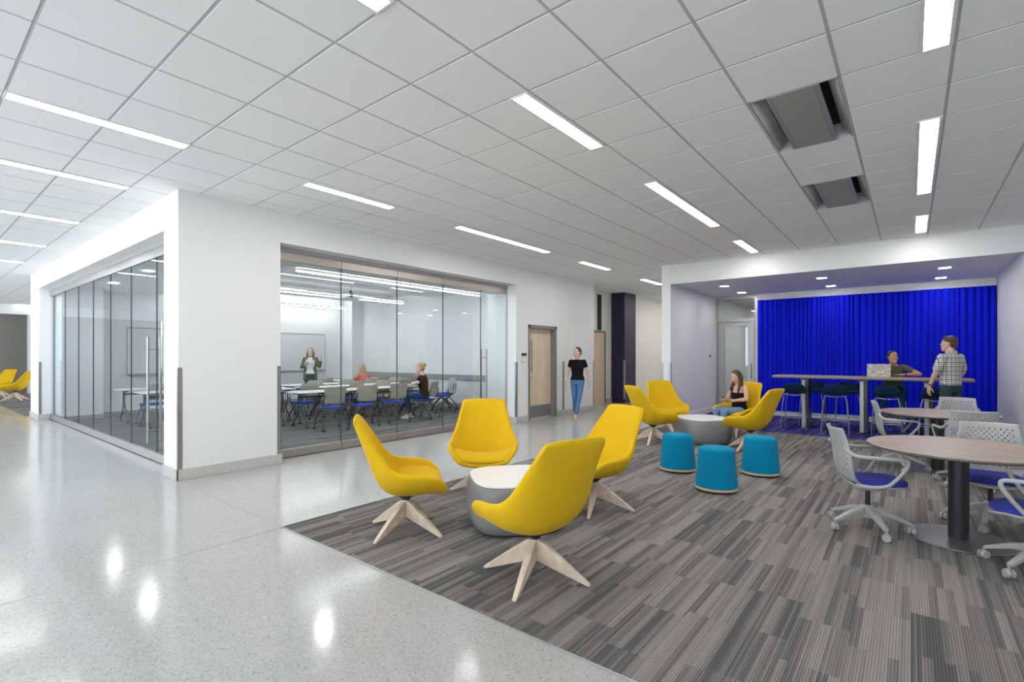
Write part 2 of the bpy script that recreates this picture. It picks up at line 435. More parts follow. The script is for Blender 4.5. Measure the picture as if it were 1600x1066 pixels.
struct('trim_2', 'rail', lambda b: (b.box(10.27, 10.3, 8.5, 14.9, .76, .93)), 'grey chair rail on the classroom wall', smooth=0, bevel=.004)
struct('baseboard_classroom', 'rail', lambda b: (b.box(10.28, 10.3, 8.5, 14.9, 0, .1), b.box(3.15, 9.85, 15.38, 15.4, 0, .1), b.box(2.405, 3.15, 14.93, 14.95, 0, .1)), smooth=0)

# alcove shell
def al(b):
    b.box(HX, HX+.28, 4.09, 4.29, 0, HC+.15)                     # pillar end
    b.box(HX, HX+.28, -1.33, 4.09, 3.04, HC+.15)                 # header
    b.box(HX, HX+.28, -4.2, -1.33, 0, HC+.15)
struct('wall_header', 'wall', al, 'white header beam and pillar framing the alcove', smooth=0, bevel=.004)
struct('wall_left', 'wall', lambda b: b.box(HX+.28, 18.8, 4.09, 4.29, 0, HC+.15), smooth=0)
struct('wall_right', 'wall', lambda b: b.box(HX+.28, 14, -1.5, -1.33, 0, HC+.15), smooth=0)
def ab(b):
    b.box(13.75, 13.95, -1.33, 3.02, 0, 3.2); b.box(13.75, 13.95, 4.075, 4.09, 0, 3.2)
struct('wall_back', 'warm', ab, 'wall behind the blue felt', smooth=0)
struct('ceiling', 'wall', lambda b: b.box(HX+.28, 13.95, -1.33, 4.09, 3.04, 3.2), 'flat lowered ceiling of the alcove', smooth=0)
# small office behind glass door
def office(b):
    b.box(13.95, 17.5, 4.05, 4.09, 0, 3.04); b.box(17.3, 17.5, .9, 4.05, 0, 3.04); b.box(13.95, 17.3, .8, .9, 0, 3.04); b.box(13.95, 17.3, .9, 4.05, 3.04, 3.1)
struct('wall_office', 'wall', office, smooth=0)
struct('wall_office_accent', 'bcarpet', lambda b: b.box(17.27, 17.3, .9, 3.35, 0, 3.04), smooth=0)
# far lounge
def fr(b):
    b.box(-3.2, 9, 27.2, 27.4, 0, HC+.15)
struct('wall_far', 'grey', fr, 'taupe grey far wall of the lounge', smooth=0)
struct('wall_far_header', 'wall', lambda b: (b.box(-3.2, 9, 26.9, 27.2, 3.08, HC+.15), b.box(3.35, 9, 26.7, 27.2, 0, 3.08)), smooth=0)
# unseen sides; window openings added and sized to let in fill daylight
def uw(b):
    for lo, hi in ((0, .9), (3.1, HC+.3)): b.box(-3.4, -3.2, -4.2, 27.4, lo, hi)
    y = -4.2
    y = -4.2
    while y < 7.9: b.box(-3.4, -3.2, y, y+1.1, .9, 3.1); y += 2.44
    y = 8.
    while y < 27.4: b.box(-3.4, -3.2, y, y+.9, .9, 3.1); y += 2.6
struct('wall_unseen_side', 'wall', uw, smooth=0)
def uw2(b):
    for lo, hi in ((0, .9), (3.1, HC+.3)): b.box(-3.4, HX, -4.2, -4., lo, hi)
    x = -3.4
    while x < HX: b.box(x, x+(2.58 if x < 6 else 2.8), -4.2, -4., .9, 3.1); x += 2.8  # added gaps, widths set by the fill light wanted in the lounge
struct('wall_unseen_near', 'wall', uw2, smooth=0)

# baseboards
def bb(name, *boxes, m='tbase'):
    return struct(name, m, lambda b: [b.box(*x, 0, .13) for x in boxes], smooth=0, bevel=.004)
bb('baseboard_front', (WX-.02, 3.35, WY-.02, WY), (3.35, 3.37, WY-.02, 7.0), (WX-.02, WX, WY-.02, 7.26), (8.6, 9.03, WY-.02, WY), (10.19, XE+.02, WY-.02, WY), (8.58, 8.6, WY-.02, 7.0), (XE, XE+.02, WY, 7.42))
bb('baseboard_side', (WX-.02, WX, 15.64, YE+.02), (WX-.02, 2.28, 15.62, 15.64))
bb('baseboard_corridor', (15.1, 18.8, 6.96, 6.98), (XE, 13.1, 7.40, 7.42), (13.92, 14.3, 7.4, 7.42))
bb('baseboard_alcove', (13.66, 13.75, -1.33, 3.02), (HX, 13.7, 4.07, 4.09), (HX, 13.7, -1.33, -1.31), (HX-.02, HX, 4.09, 4.29), m='wall')

# classroom glass front (window_1) and side glass front (window_2)
def guards():
    for k, (x, y, ax, ay, who) in enumerate([(WX, WY, 1, 1, 'at the outer corner of the classroom block'), (3.35, WY, -1, 1, 'at the left jamb of the front classroom glass'), (8.6, WY, 1, 1, 'at the right jamb of the front classroom glass'),
            (10.5, WY, 0, 0, 'on the flat wall right of the maple door'), (XE, WY, -1, 1, 'at the far end of the classroom front wall'), (14.3, 6.96, 1, 1, 'on the purple wall corner'), (HX, 4.29, 1, -1, 'on the outer left corner of the alcove pillar'),
            (HX, 4.09, 1, 1, 'on the inner right corner of the alcove pillar'), (WX, 15.64, 1, 1, 'beside the far jamb of the side glass front')]):
        b = MB(); t = .004; w = .045
        if who.startswith('on the flat'): b.box(x-w, x+w, y-t, y, .13, 1.34)
        elif k == 8: b.box(x-t, x, y-.02, y+w, .13, 1.34); b.box(x-t, x+w, y-t, y, .13, 1.34)
        elif k == 7: b.box(x-t, x, y, y+w, .13, 1.34); b.box(x-t, x+w, y-t, y, .13, 1.34)
        elif k == 6: b.box(x-t, x, y-w, y+t, .13, 1.34); b.box(x-t, x+w, y, y+t, .13, 1.34)
        else:
            xa, xb = (x-t, x+w) if ax > 0 else (x-w, x+t)
            b.box(xa, xb, y-t, y, .13, 1.34)
            if ax > 0: b.box(x-t, x, y-t, y+w, .13, 1.34)
            else: b.box(x, x+t, y-t, y+w, .13, 1.34)
        o = b.done('corner_guard', 'steel', smooth=0)
        tag(o, 'waist-high stainless steel guard strip '+who, 'corner guard', 'steel corner guards')
guards()

GY = 7.05
w1 = thing('window_1', 'frameless glass partition of the classroom facing the lounge', 'glass partition', (0, 0, 0), kind='structure')
mx = [3.36, 4.46, 5.56, 6.66, 7.74, 8.59]
for i in range(5):
    a, b_ = mx[i]+.004, mx[i+1]-.004
    dr = i == 4
    boxo('pane', 'glass' if not dr else 'glassb', w1, a, b_, GY-.006, GY+.006, .125, 2.86, smooth=0)
    boxo('top_rail', 'bronze', w1, a, b_, GY-.025, GY+.025, 2.855, 2.985, smooth=0, bevel=.002)
    boxo('bottom_rail', 'bronze', w1, a, b_, GY-.025, GY+.025, .012, .125, smooth=0, bevel=.002)
    if i: boxo('edge_seal', 'gasket', w1, mx[i]-.006, mx[i]+.006, GY-.008, GY+.008, .01, 2.985, smooth=0)
boxo('head_channel', 'alu', w1, 3.35, 8.6, GY-.03, GY+.03, 2.985, 3.04, smooth=0)
boxo('jamb_channel', 'alu', w1, 8.57, 8.6, GY-.02, GY+.02, 0, 2.99, smooth=0)
def pull(parent, x, y, ax, z0, z1, gap):
    b = MB()
    for s in (-1, 1):
        px, py = (x, y+s*gap) if ax == 'y' else (x+s*gap, y)
        b.cyl((px, py, z0), (px, py, z1), .016)
    for z in (z0+.18, z1-.18):
        if ax == 'y': b.cyl((x, y-gap, z), (x, y+gap, z), .009)
        else: b.cyl((x-gap, y, z), (x+gap, y, z), .009)
    b.done('door_handle', 'steel', parent)
pull(w1, 7.84, GY, 'y', .35, 1.62, .075)
GX = 2.33
w2 = thing('window_2', 'frameless glass partition of the classroom facing the corridor', 'glass partition', (0, 0, 0), kind='structure')
my = [7.27, 8.25, 9.44, 10.6, 11.75, 12.9, 14.12, 15.33, 15.63]
for i in range(8):
    a, b_ = my[i]+.004, my[i+1]-.004
    boxo('pane', 'glassb', w2, GX-.006, GX+.006, a, b_, .125, 2.86, smooth=0)
    boxo('top_rail', 'steel', w2, GX-.025, GX+.025, a, b_, 2.855, 2.985, smooth=0, bevel=.002)
    boxo('bottom_rail', 'steel', w2, GX-.025, GX+.025, a, b_, .012, .125, smooth=0, bevel=.002)
    if i: boxo('edge_seal', 'gasket', w2, GX-.008, GX+.008, my[i]-.006, my[i]+.006, .01, 2.985, smooth=0)
boxo('head_channel', 'alu', w2, GX-.03, GX+.03, 7.26, 15.64, 2.985, 3.04, smooth=0)
pull(w2, GX, 8.36, 'x', .25, 1.75, .075)

# maple door
d1 = thing('door_1', 'pale maple door with steel kick plate in a grey frame', 'door', (0, 0, 0), kind='structure')
part('door_frame', 'gframe', d1, lambda b: (b.box(9.03, 9.10, WY-.01, WY+.2, 0, 2.19), b.box(10.11, 10.19, WY-.01, WY+.2, 0, 2.19), b.box(9.03, 10.19, WY-.01, WY+.2, 2.12, 2.19)), smooth=0, bevel=.003)
lf = boxo('leaf', 'maple', d1, 9.10, 10.11, WY+.12, WY+.17, .002, 2.12, smooth=0)
boxo('kick_plate', 'steel', lf, 9.11, 10.10, WY+.116, WY+.12, .03, .31, smooth=0)
part('pull_handle', 'steel', lf, lambda b: (b.cyl((9.27, WY+.07, 1.10), (9.27, WY+.07, 1.85), .013), b.cyl((9.27, WY+.07, 1.2), (9.27, WY+.12, 1.2), .008), b.cyl((9.27, WY+.07, 1.75), (9.27, WY+.12, 1.75), .008)))
part('lever_handle', 'steel', lf, lambda b: (b.cyl((9.17, WY+.12, .98), (9.17, WY+.06, .98), .012), b.cyl((9.17, WY+.065, .98), (9.30, WY+.065, .98), .01), b.cyl((9.17, WY+.12, .98), (9.17, WY+.112, .98), .026)))
sg = thing('room_sign', 'small grey and white room sign left of the maple door', 'sign', (8.88, WY, 1.35))
boxo('upper_plate', 'clframe', sg, -.09, .09, -.008, 0, .13, .19, smooth=0, bevel=.002)
boxo('lower_plate', 'lamwhite', sg, -.085, .085, -.008, 0, -.02, .10, smooth=0, bevel=.002)
part('plate_border', 'clframe', sg, lambda b: (b.box(-.09, .09, -.006, 0, .10, .105), b.box(-.09, .09, -.006, 0, -.025, -.02), b.box(-.09, -.085, -.006, 0, -.02, .1), b.box(.085, .09, -.006, 0, -.02, .1)), smooth=0)
d2 = thing('door_2', 'tall narrow maple door beside the purple wall', 'door', (0, 0, 0), kind='structure')
part('door_frame', 'gframe', d2, lambda b: (b.box(13.1, 13.14, 7.41, 7.5, 0, 2.24), b.box(13.88, 13.92, 7.41, 7.5, 0, 2.24), b.box(13.1, 13.92, 7.41, 7.5, 2.19, 2.24)), smooth=0)
boxo('leaf', 'maple', d2, 13.14, 13.88, 7.44, 7.48, .002, 2.19, smooth=0)
boxo('transom_panel', 'warm', d2, 13.1, 13.92, 7.44, 7.48, 2.24, 3.35, smooth=0)
boxo('transom_strip', 'dark', d2, 13.43, 13.67, 7.425, 7.44, 2.26, 3.35, smooth=0)

# alcove glass door wall
d3 = thing('door_3', 'aluminium framed glass door with transom at the left of the alcove', 'door', (0, 0, 0), kind='structure')
X0, X1 = 13.75, 13.85
part('door_frame', 'alu', d3, lambda b: (b.box(X0, X1, 4.01, 4.075, 0, 3.04), b.box(X0, X1, 3.02, 3.10, 0, 3.04), b.box(X0, X1, 3.10, 4.01, 2.96, 3.04), b.box(X0, X1, 3.10, 4.01, 2.36, 2.44)), smooth=0, bevel=.003)
boxo('transom_glass', 'glass', d3, X0+.045, X0+.055, 3.10, 4.01, 2.44, 2.96, smooth=0)
lf = part('leaf', 'alu', d3, lambda b: (b.box(X0+.02, X1-.02, 3.84, 4.0, 0.01, 2.36), b.box(X0+.02, X1-.02, 3.11, 3.27, 0.01, 2.36), b.box(X0+.02, X1-.02, 3.27, 3.84, 2.24, 2.36), b.box(X0+.02, X1-.02, 3.27, 3.84, .01, .26)), smooth=0, bevel=.003)
boxo('door_glass', 'glass', lf, X0+.045, X0+.055, 3.27, 3.84, .26, 2.24, smooth=0)
part('door_pull', 'steel', lf, lambda b: b.cyl((X0-.04, 3.18, .9), (X0-.04, 3.18, 1.3), .012))
sw = thing('wall_control', 'small grey and white wall control beside the alcove glass door', 'switch', (13.35, 4.09, 1.36))
boxo('switch_plate', 'lamwhite', sw, -.045, .045, -.012, 0, -.07, .06, smooth=0, bevel=.003)
boxo('sensor', 'clframe', sw, -.04, .04, -.016, 0, .075, .14, smooth=0, bevel=.003)

# pleated blue felt wall
def felt():
    rnd = random.Random(11); ys = []; y = -1.325; P = []
    while y < 3.0:
        w = rnd.choice([.07, .08, .09, .10, .115, .13]); dp = rnd.uniform(.05, .095)
        if y+w > 3.01: w = 3.012-y
        if w < .02: break
        for k in range(7):
            t = k/7; P.append((13.66-dp*math.sin(math.pi*t)**.6, y+w*t))
        y += w
    P.append((13.66, y)); b = MB()
    b.grid([[V((x, yy, z)) for x, yy in P] for z in (.13, 1., 2.0, 2.87)])
    # closed back and top
    b.grid([[V((x, yy, 2.87)) for x, yy in P], [V((13.75, yy, 2.87)) for x, yy in P]])
    return b.done('felt_drape', 'bluewall', smooth=50)
tag(felt(), 'royal blue felt drape hanging in vertical pleats on the alcove back wall', 'curtain')

# whiteboards
def wboard(x0, x1, lab):
    t = thing('whiteboard', lab, 'whiteboard', ((x0+x1)/2, 15.4, 1.03), group='classroom whiteboards'); h = (x1-x0)/2
    boxo('surface', 'whiteboard', t, -h, h, -.03, 0, 0, 1.14, smooth=0)
    part('frame', 'alu', t, lambda b: (b.box(-h-.02, h+.02, -.036, 0, 1.14, 1.175), b.box(-h-.02, h+.02, -.036, 0, -.03, 0), b.box(-h-.02, -h, -.036, 0, -.03, 1.16), b.box(h, h+.02, -.036, 0, -.03, 1.16)), smooth=0)
    boxo('marker_tray', 'alu', t, -h, h, -.10, -.03, -.045, -.02, smooth=0, bevel=.003)
wboard(3.72, 6.1, 'left whiteboard in the classroom, seen through the side glass')
wboard(6.55, 9.1, 'right whiteboard in the classroom, behind the standing teacher')

# projector
pj = thing('projector', 'white projector hanging from a pole on the classroom ceiling', 'projector', (7.1, 10.8, 2.88))
part('mount_pole', 'lamwhite', pj, lambda b: (b.cyl((0, 0, .2), (0, 0, .37), .025), b.cyl((0, 0, .355), (0, 0, .37), .08)))
boxo('housing', 'lamwhite', pj, -.22, .22, -.17, .17, .0, .12, bevel=.02)
part('lens', 'black', pj, lambda b: b.cyl((-.1, -.16, .06), (-.1, -.19, .06), .045))
part('bracket', 'clframe', pj, lambda b: (b.box(-.16, .16, -.02, .02, .12, .14), b.box(-.02, .02, -.12, .12, .12, .14), b.cyl((0, 0, .13), (0, 0, .21), .03)), smooth=0)

# ================================================================= LIGHTS
def fixture(x0, x1, yc, lab, m='light', z=HC, w=.062, grp='linear ceiling lights'):
    t = thing('ceiling_light', lab, 'ceiling light', ((x0+x1)/2, yc, z), group=grp); h = (x1-x0)/2
    part('frame', 'lamwhite', t, lambda b: (b.box(-h, h, w, w+.022, -.008, .01), b.box(-h, h, -w-.022, -w, -.008, .01), b.box(-h, -h+.015, -w, w, -.008, .01), b.box(h-.015, h, -w, w, -.008, .01)), smooth=0)
    boxo('diffuser', m, t, -h+.015, h-.015, -w, w, -.006, .006, smooth=0)
    return t
def gx(i): return G0X+i*GS
RA, RB, RC_ = G0Y+3.22*GS, G0Y-1.84*GS, G0Y-5.85*GS
for (a, c, y, lab) in [
    (2, 4, RA, 'four-foot ceiling light above the wall pier left of the classroom glass'),
    (6, 10, RA, 'long ceiling light in front of the middle of the classroom glass'),
    (12, 14, RA, 'short ceiling light above the maple door'),
    (17, 19, RA, 'farthest ceiling light, before the purple wall'),
    (22, 26, RA, 'added hidden ceiling light in the corridor behind the alcove wall, nearer one'), (27, 28.5, RA, 'added hidden ceiling light at the corridor end behind the alcove wall'),  # both out of view, added to brighten the far corridor wall
    (-2, 0, RB, 'ceiling light cut by the top edge of the picture'),
    (2, 4, RB, 'bright ceiling light above the front yellow chairs'),
    (6, 10, RB, 'long ceiling light above the teal stools'),
    (12, 14, RB, 'short ceiling light just before the alcove header, left one'),
    (2, 4, RC_, 'ceiling light at the upper right edge, nearest over the round tables'),
    (6, 10, RC_, 'long ceiling light right of the air units'),
    (12, 14, RC_, 'short ceiling light right of the air units, just before the alcove header'),
    (-2, 0, G0Y+3.1*GS, 'nearest ceiling light over the left corridor'),
    (-2, 0, G0Y+6.15*GS, 'second nearest ceiling light over the left corridor'),
    (-2, 0, G0Y+10.2*GS, 'third ceiling light over the left corridor'),
    (-2, 0, G0Y+14.35*GS, 'fourth ceiling light over the left corridor'),
    (-2, 0, G0Y+18.4*GS, 'fifth ceiling light over the left corridor'),
    (2, 6, G0Y+38.5*GS, 'ceiling light over the far lounge')]:
    fixture(gx(a), gx(c), y, lab)
fixture(14.6, 16.6, 2.6, 'ceiling light inside the small office behind the alcove glass door', z=3.04)
for x, y, lab in [(11.65, 3.25, 'front left'), (13.1, 3.25, 'back left'), (11.65, 1.39, 'front middle'), (13.1, 1.39, 'back middle'), (11.65, -.47, 'front right'), (13.1, -.47, 'back right')]:
    t = thing('downlight', 'small square downlight in the alcove ceiling, %s of six' % lab, 'ceiling light', (x, y, 3.04), group='alcove downlights')
    boxo('lens', 'dlight', t, -.07, .07, -.08, .08, -.006, 0, smooth=0)
    part('trim_ring', 'lamwhite', t, lambda b: (b.box(-.09, .09, .08, .10, -.008, 0), b.box(-.09, .09, -.10, -.08, -.008, 0), b.box(-.09, -.07, -.08, .08, -.008, 0), b.box(.07, .09, -.08, .08, -.008, 0)), smooth=0)
for x, y, lab in [(4.49, 7.6, 'left of two above the classroom front glass'), (7.04, 7.68, 'right of two above the classroom front glass'), (3.0, 13.4, 'farther one behind the side glass'), (2.98, 11.0, 'nearer one behind the side glass')]:
    t = thing('downlight', 'small classroom soffit downlight, '+lab, 'ceiling light', (x, y, 3.05), group='classroom downlights')
    boxo('lens', 'cdl', t, -.07, .07, -.07, .07, -.006, 0, smooth=0)
for x0, x1, y, z, lab in [(4.7, 9.7, 8.87, 3.05, 'nearest the classroom glass'), (4.7, 9.7, 12.03, 3.05, 'in the middle of the classroom'), (4.7, 9.65, 14.95, 3.05, 'washing the whiteboard wall')]:
    t = thing('pendant_light', 'long suspended linear light '+lab, 'pendant light', ((x0+x1)/2, y, z), group='classroom pendant lights'); h = (x1-x0)/2
    boxo('housing', 'lamwhite', t, -h, h, -.05, .05, .012, .06, smooth=0)
    boxo('lower_diffuser', 'clight', t, -h, h, -.045, .045, 0, .012, smooth=0)
    boxo('upper_diffuser', 'clight', t, -h, h, -.045, .045, .06, .066, smooth=0)
    for s in (-1, 0, 1): part('hanger', 'steel', t, lambda b: b.cyl((s*h*.85, 0, .066), (s*h*.85, 0, .37), .003, n=6))

# ceiling air units
for (a, lab) in ((4, 'larger nearer square air diffuser set in the ceiling tiles'), (8, 'farther air diffuser set in the ceiling tiles before the alcove')):
    x0, x1, y0, y1 = gx(a), gx(a+2), G0Y-5*GS, G0Y-4*GS
    t = thing('air_diffuser', lab, 'air vent', ((x0+x1)/2, (y0+y1)/2, HC), group='ceiling air units'); hx, hy = (x1-x0)/2, (y1-y0)/2
    part('housing', 'tgrid', t, lambda b: (b.box(-hx, hx, -hy, -hy+.012, 0, .15), b.box(-hx, hx, hy-.012, hy, 0, .15), b.box(-hx, -hx+.012, -hy, hy, 0, .15), b.box(hx-.012, hx, -hy, hy, 0, .15)), smooth=0)
    boxo('back_plate', 'dark', t, -hx, hx, -hy, hy, .14, .15, smooth=0)
    boxo('centre_panel', 'rail', t, -hx+.014, hx-.014, -hy+.16, hy-.16, -.004, .02, smooth=0, bevel=.004)
    part('panel_rim', 'alu', t, lambda b: [b.box(-hx+.014, hx-.014, s*(hy-.145)-.014, s*(hy-.145)+.014, -.002, .03) for s in (-1, 1)], smooth=0)
    for s in (-1, 1):
        def bl(b):
            P = [[V((x, s*(hy-.015-.012*k), .004+.09*math.sin(k/6*1.3))) for x in (-hx+.012, hx-.012)] for k in range(7)]
            b.grid(P)
        part('air_deflector', 'tgrid', t, bl, sol=.004, smooth=40)

# ================================================================= FURNITURE
# --- yellow lounge chair
def shell_sections():
    C = [((.315, .335), (.325, .235, .375)), ((.24, .345), (.300, .300, .465)), ((.12, .335), (.21, .350, .530)), ((0, .325), (.05, .365, .545)), ((-.12, .335), (-.07, .355, .555)),
         ((-.205, .40), (-.15, .330, .605)), ((-.255, .53), (-.205, .300, .69)), ((-.305, .67), (-.27, .275, .79)), ((-.36, .82), (-.335, .255, .88)), ((-.415, .985), (-.41, .235, .965))]
    return C
def shell_grid(inset=0., sel=None, wk=1., lift=0.):
    P = []
    for k, ((cx, cz), (ex, ey, ez)) in enumerate(shell_sections()):
        if sel and k not in sel: continue
        row = []
        for i in range(-6, 7):
            u = i/6*wk; ph = abs(u)*math.pi/2
            q = 1-math.cos(ph)
            row.append(V((cx+(ex-cx)*q, math.copysign(ey*math.sin(ph), u), cz+(ez-cz)*q+lift)))
        P.append(row)
    return P
def make_lounge(label, group, loc, rz, leg_rot):
    t = thing('lounge_chair', label, 'armchair', loc, rz, group)
    b = MB(); b.grid(shell_grid())
    # orient normals up/inward so the thickness grows outward
    b.bm.normal_update(); 
    for f in b.bm.faces:
        pass
    o = b.done('shell', 'yellow', t, sol=.052, off=0., sub=2, recalc=True)
    # seat pad
    C = shell_sections(); b = MB(); top = []; 
    for k, dx in ((0, .004), (1, 0), (2, 0), (3, 0), (4, .02)):
        (cx, cz), (ex, ey, ez) = C[k]; row = []
        for i in range(-5, 6):
            u = i/5; ph = abs(u)*.86*math.pi/2; q = 1-math.cos(ph); edge = (1-abs(u)**6)
            fr = {0: .030, 1: .072, 2: .082, 3: .08, 4: .06}[k]
            row.append(V((cx+dx+(ex-cx)*q, math.copysign(ey*math.sin(ph)*.93, u), cz+(ez-cz)*q*.55+.022+fr*(.35+.65*edge))))
        top.append(row)
    b.grid(top); b.done('seat_cushion', 'yellow', t, sol=.05, off=-1, sub=2)
    # head rest seam
    def seam(b):
        row = shell_grid(sel=(8,), wk=.9)[0]
        b.tube([p+V((.027, 0, -.03)) for p in row], .0035, 6)
    part('headrest_seam', 'yellow', t, seam)
    part('swivel_column', 'black', t, lambda b: (b.cyl((0, 0, .26), (0, 0, .33), .024), b.cyl((0, 0, .285), (0, 0, .33), .06, .09), b.cyl((0, 0, .258), (0, 0, .272), .036)))
    bs = part('hub', 'ash', t, lambda b: b.cyl((0, 0, .12), (0, 0, .258), .028, .034, 12))
    for k in range(4):
        a = leg_rot-rz+k*math.pi/2; d = V((math.cos(a), math.sin(a), 0)); n = V((-d.y, d.x, 0)); b = MB()
        S = [(.0, .258, .12, .024), (.06, .240, .10, .024), (.20, .142, .052, .021), (.355, .028, .0, .016), (.375, .012, .0, .015)]
        rs = []
        for r, zt, zb, w in S:
            rs.append([d*r+n*w+V((0, 0, zt)), d*r-n*w+V((0, 0, zt)), d*r-n*w*.8+V((0, 0, zb)), d*r+n*w*.8+V((0, 0, zb))])
        b.rings(rs); b.done('leg', 'ash', t, smooth=30, bevel=.005)
    return t
GL1, GL2, GL3 = 'yellow chairs around the near grey table', 'yellow chairs around the far grey table', 'yellow chairs in the far left lounge'
chA = make_lounge('mustard high-back swivel chair seen in profile, left of the near grey table', GL1, (2.73, 3.34, .006), R(-37), R(10))
for (x, y, a, lr, lab, g) in [
    (4.02, 3.62, 221, 30, 'mustard high-back chair facing the camera behind the near grey table', GL1),
    (2.69, 1.96, 74, 16.5, 'largest mustard high-back chair, seen from behind in front of the near grey table', GL1),
    (4.27, 2.39, 160, 20, 'mustard high-back chair right of the near grey table, partly behind the front chair', GL1),
    (8.10, 3.42, -35, 10, 'mustard chair in profile left of the far grey table, before an empty one', GL2),
    (9.5, 3.72, 226, 40, 'empty mustard chair behind the far grey table, back against the pillar', GL2),
    (9.82, 2.52, 160, 12, 'mustard chair the long-haired woman is sitting in', GL2),
    (8.47, 1.97, 76, 72, 'mustard chair turned away, right of the far grey table behind the teal stools', GL2),
    (2.56, 23.1, 150, 20, 'nearer of two mustard chairs in the far left lounge', GL3),
    (2.40, 25.4, 215, 20, 'farther of two mustard chairs in the far left lounge', GL3)]:
    c = dup(chA, (x, y, .006), R(a), lab, g)
    # re-aim the star base independently of the swivelling shell
    base_off = (R(lr)-R(a))-(R(10)-R(-37))
    for ch in c.children:
        if ch.name.split('.')[0] in ('leg', 'hub'): ch.rotation_euler = (0, 0, base_off)

# --- upholstered tables
def superell(rx, n=64, p=3.4, rot=0.):
    out = []
    for i in range(n):
        t = 2*math.pi*i/n; c, s = math.cos(t), math.sin(t)
        x = rx*math.copysign(abs(c)**(2/p), c); y = rx*math.copysign(abs(s)**(2/p), s)
        out.append((x*math.cos(rot)-y*math.sin(rot), x*math.sin(rot)+y*math.cos(rot)))
    return out
def make_table(label, loc, rz):
    t = thing('coffee_table', label, 'coffee table', loc, rz, 'grey upholstered coffee tables')
    def body(b):
        b.rings([[V((x*k, y*k, z)) for x, y in superell(.41)] for k, z in ((.90, .012), (.96, .03), (1.0, .10), (1.03, .22), (1.01, .34), (.985, .385), (.955, .402))])
    part('body', 'grayv', t, body, smooth=60)
    part('top', 'lamwhite', t, lambda b: b.rings([[V((x*k, y*k, z)) for x, y in superell(.41)] for k, z in ((.94, .400), (.955, .404), (.955, .414), (.945, .418))]), smooth=30)
    part('plinth', 'black', t, lambda b: b.rings([[V((x*.88, y*.88, z)) for x, y in superell(.41)] for z in (0, .014)]), smooth=30)
    return t
tb = make_table('near grey upholstered coffee table with white top among four yellow chairs', (3.47, 2.74, .006), R(52))
dup(tb, (8.72, 2.80, .006), R(50), 'far grey upholstered coffee table with white top behind the teal stools')

# --- teal stools
def make_pouf(label, loc):
    t = thing('teal_stool', label, 'stool', loc, 0, 'teal wobble stools')
    part('cushion', 'teal', t, lambda b: b.lathe([(.05, .478), (.12, .477), (.165, .468), (.184, .452), (.190, .430), (.199, .30), (.212, .16), (.222, .062), (.222, .05), (.1, .045)], n=48), smooth=60)
    part('wood_ring', 'ply', t, lambda b: b.lathe([(.1, .05), (.224, .05), (.226, .042), (.222, .024), (.14, .02)], n=48), smooth=40)
    part('rocker_base', 'black', t, lambda b: b.lathe([(.19, .028), (.205, .022), (.19, .010), (.12, .001), (.03, 0)], n=48), smooth=60)
    return t
pf = make_pouf('teal round stool on the left of the three, nearest the far coffee table', (6.33, 2.34, .006))
dup(pf, (5.68, 1.67, .006), .4, 'teal round stool in the middle of the three, closest to the camera')
dup(pf, (6.76, 1.46, .006), .9, 'teal round stool on the right of the three')

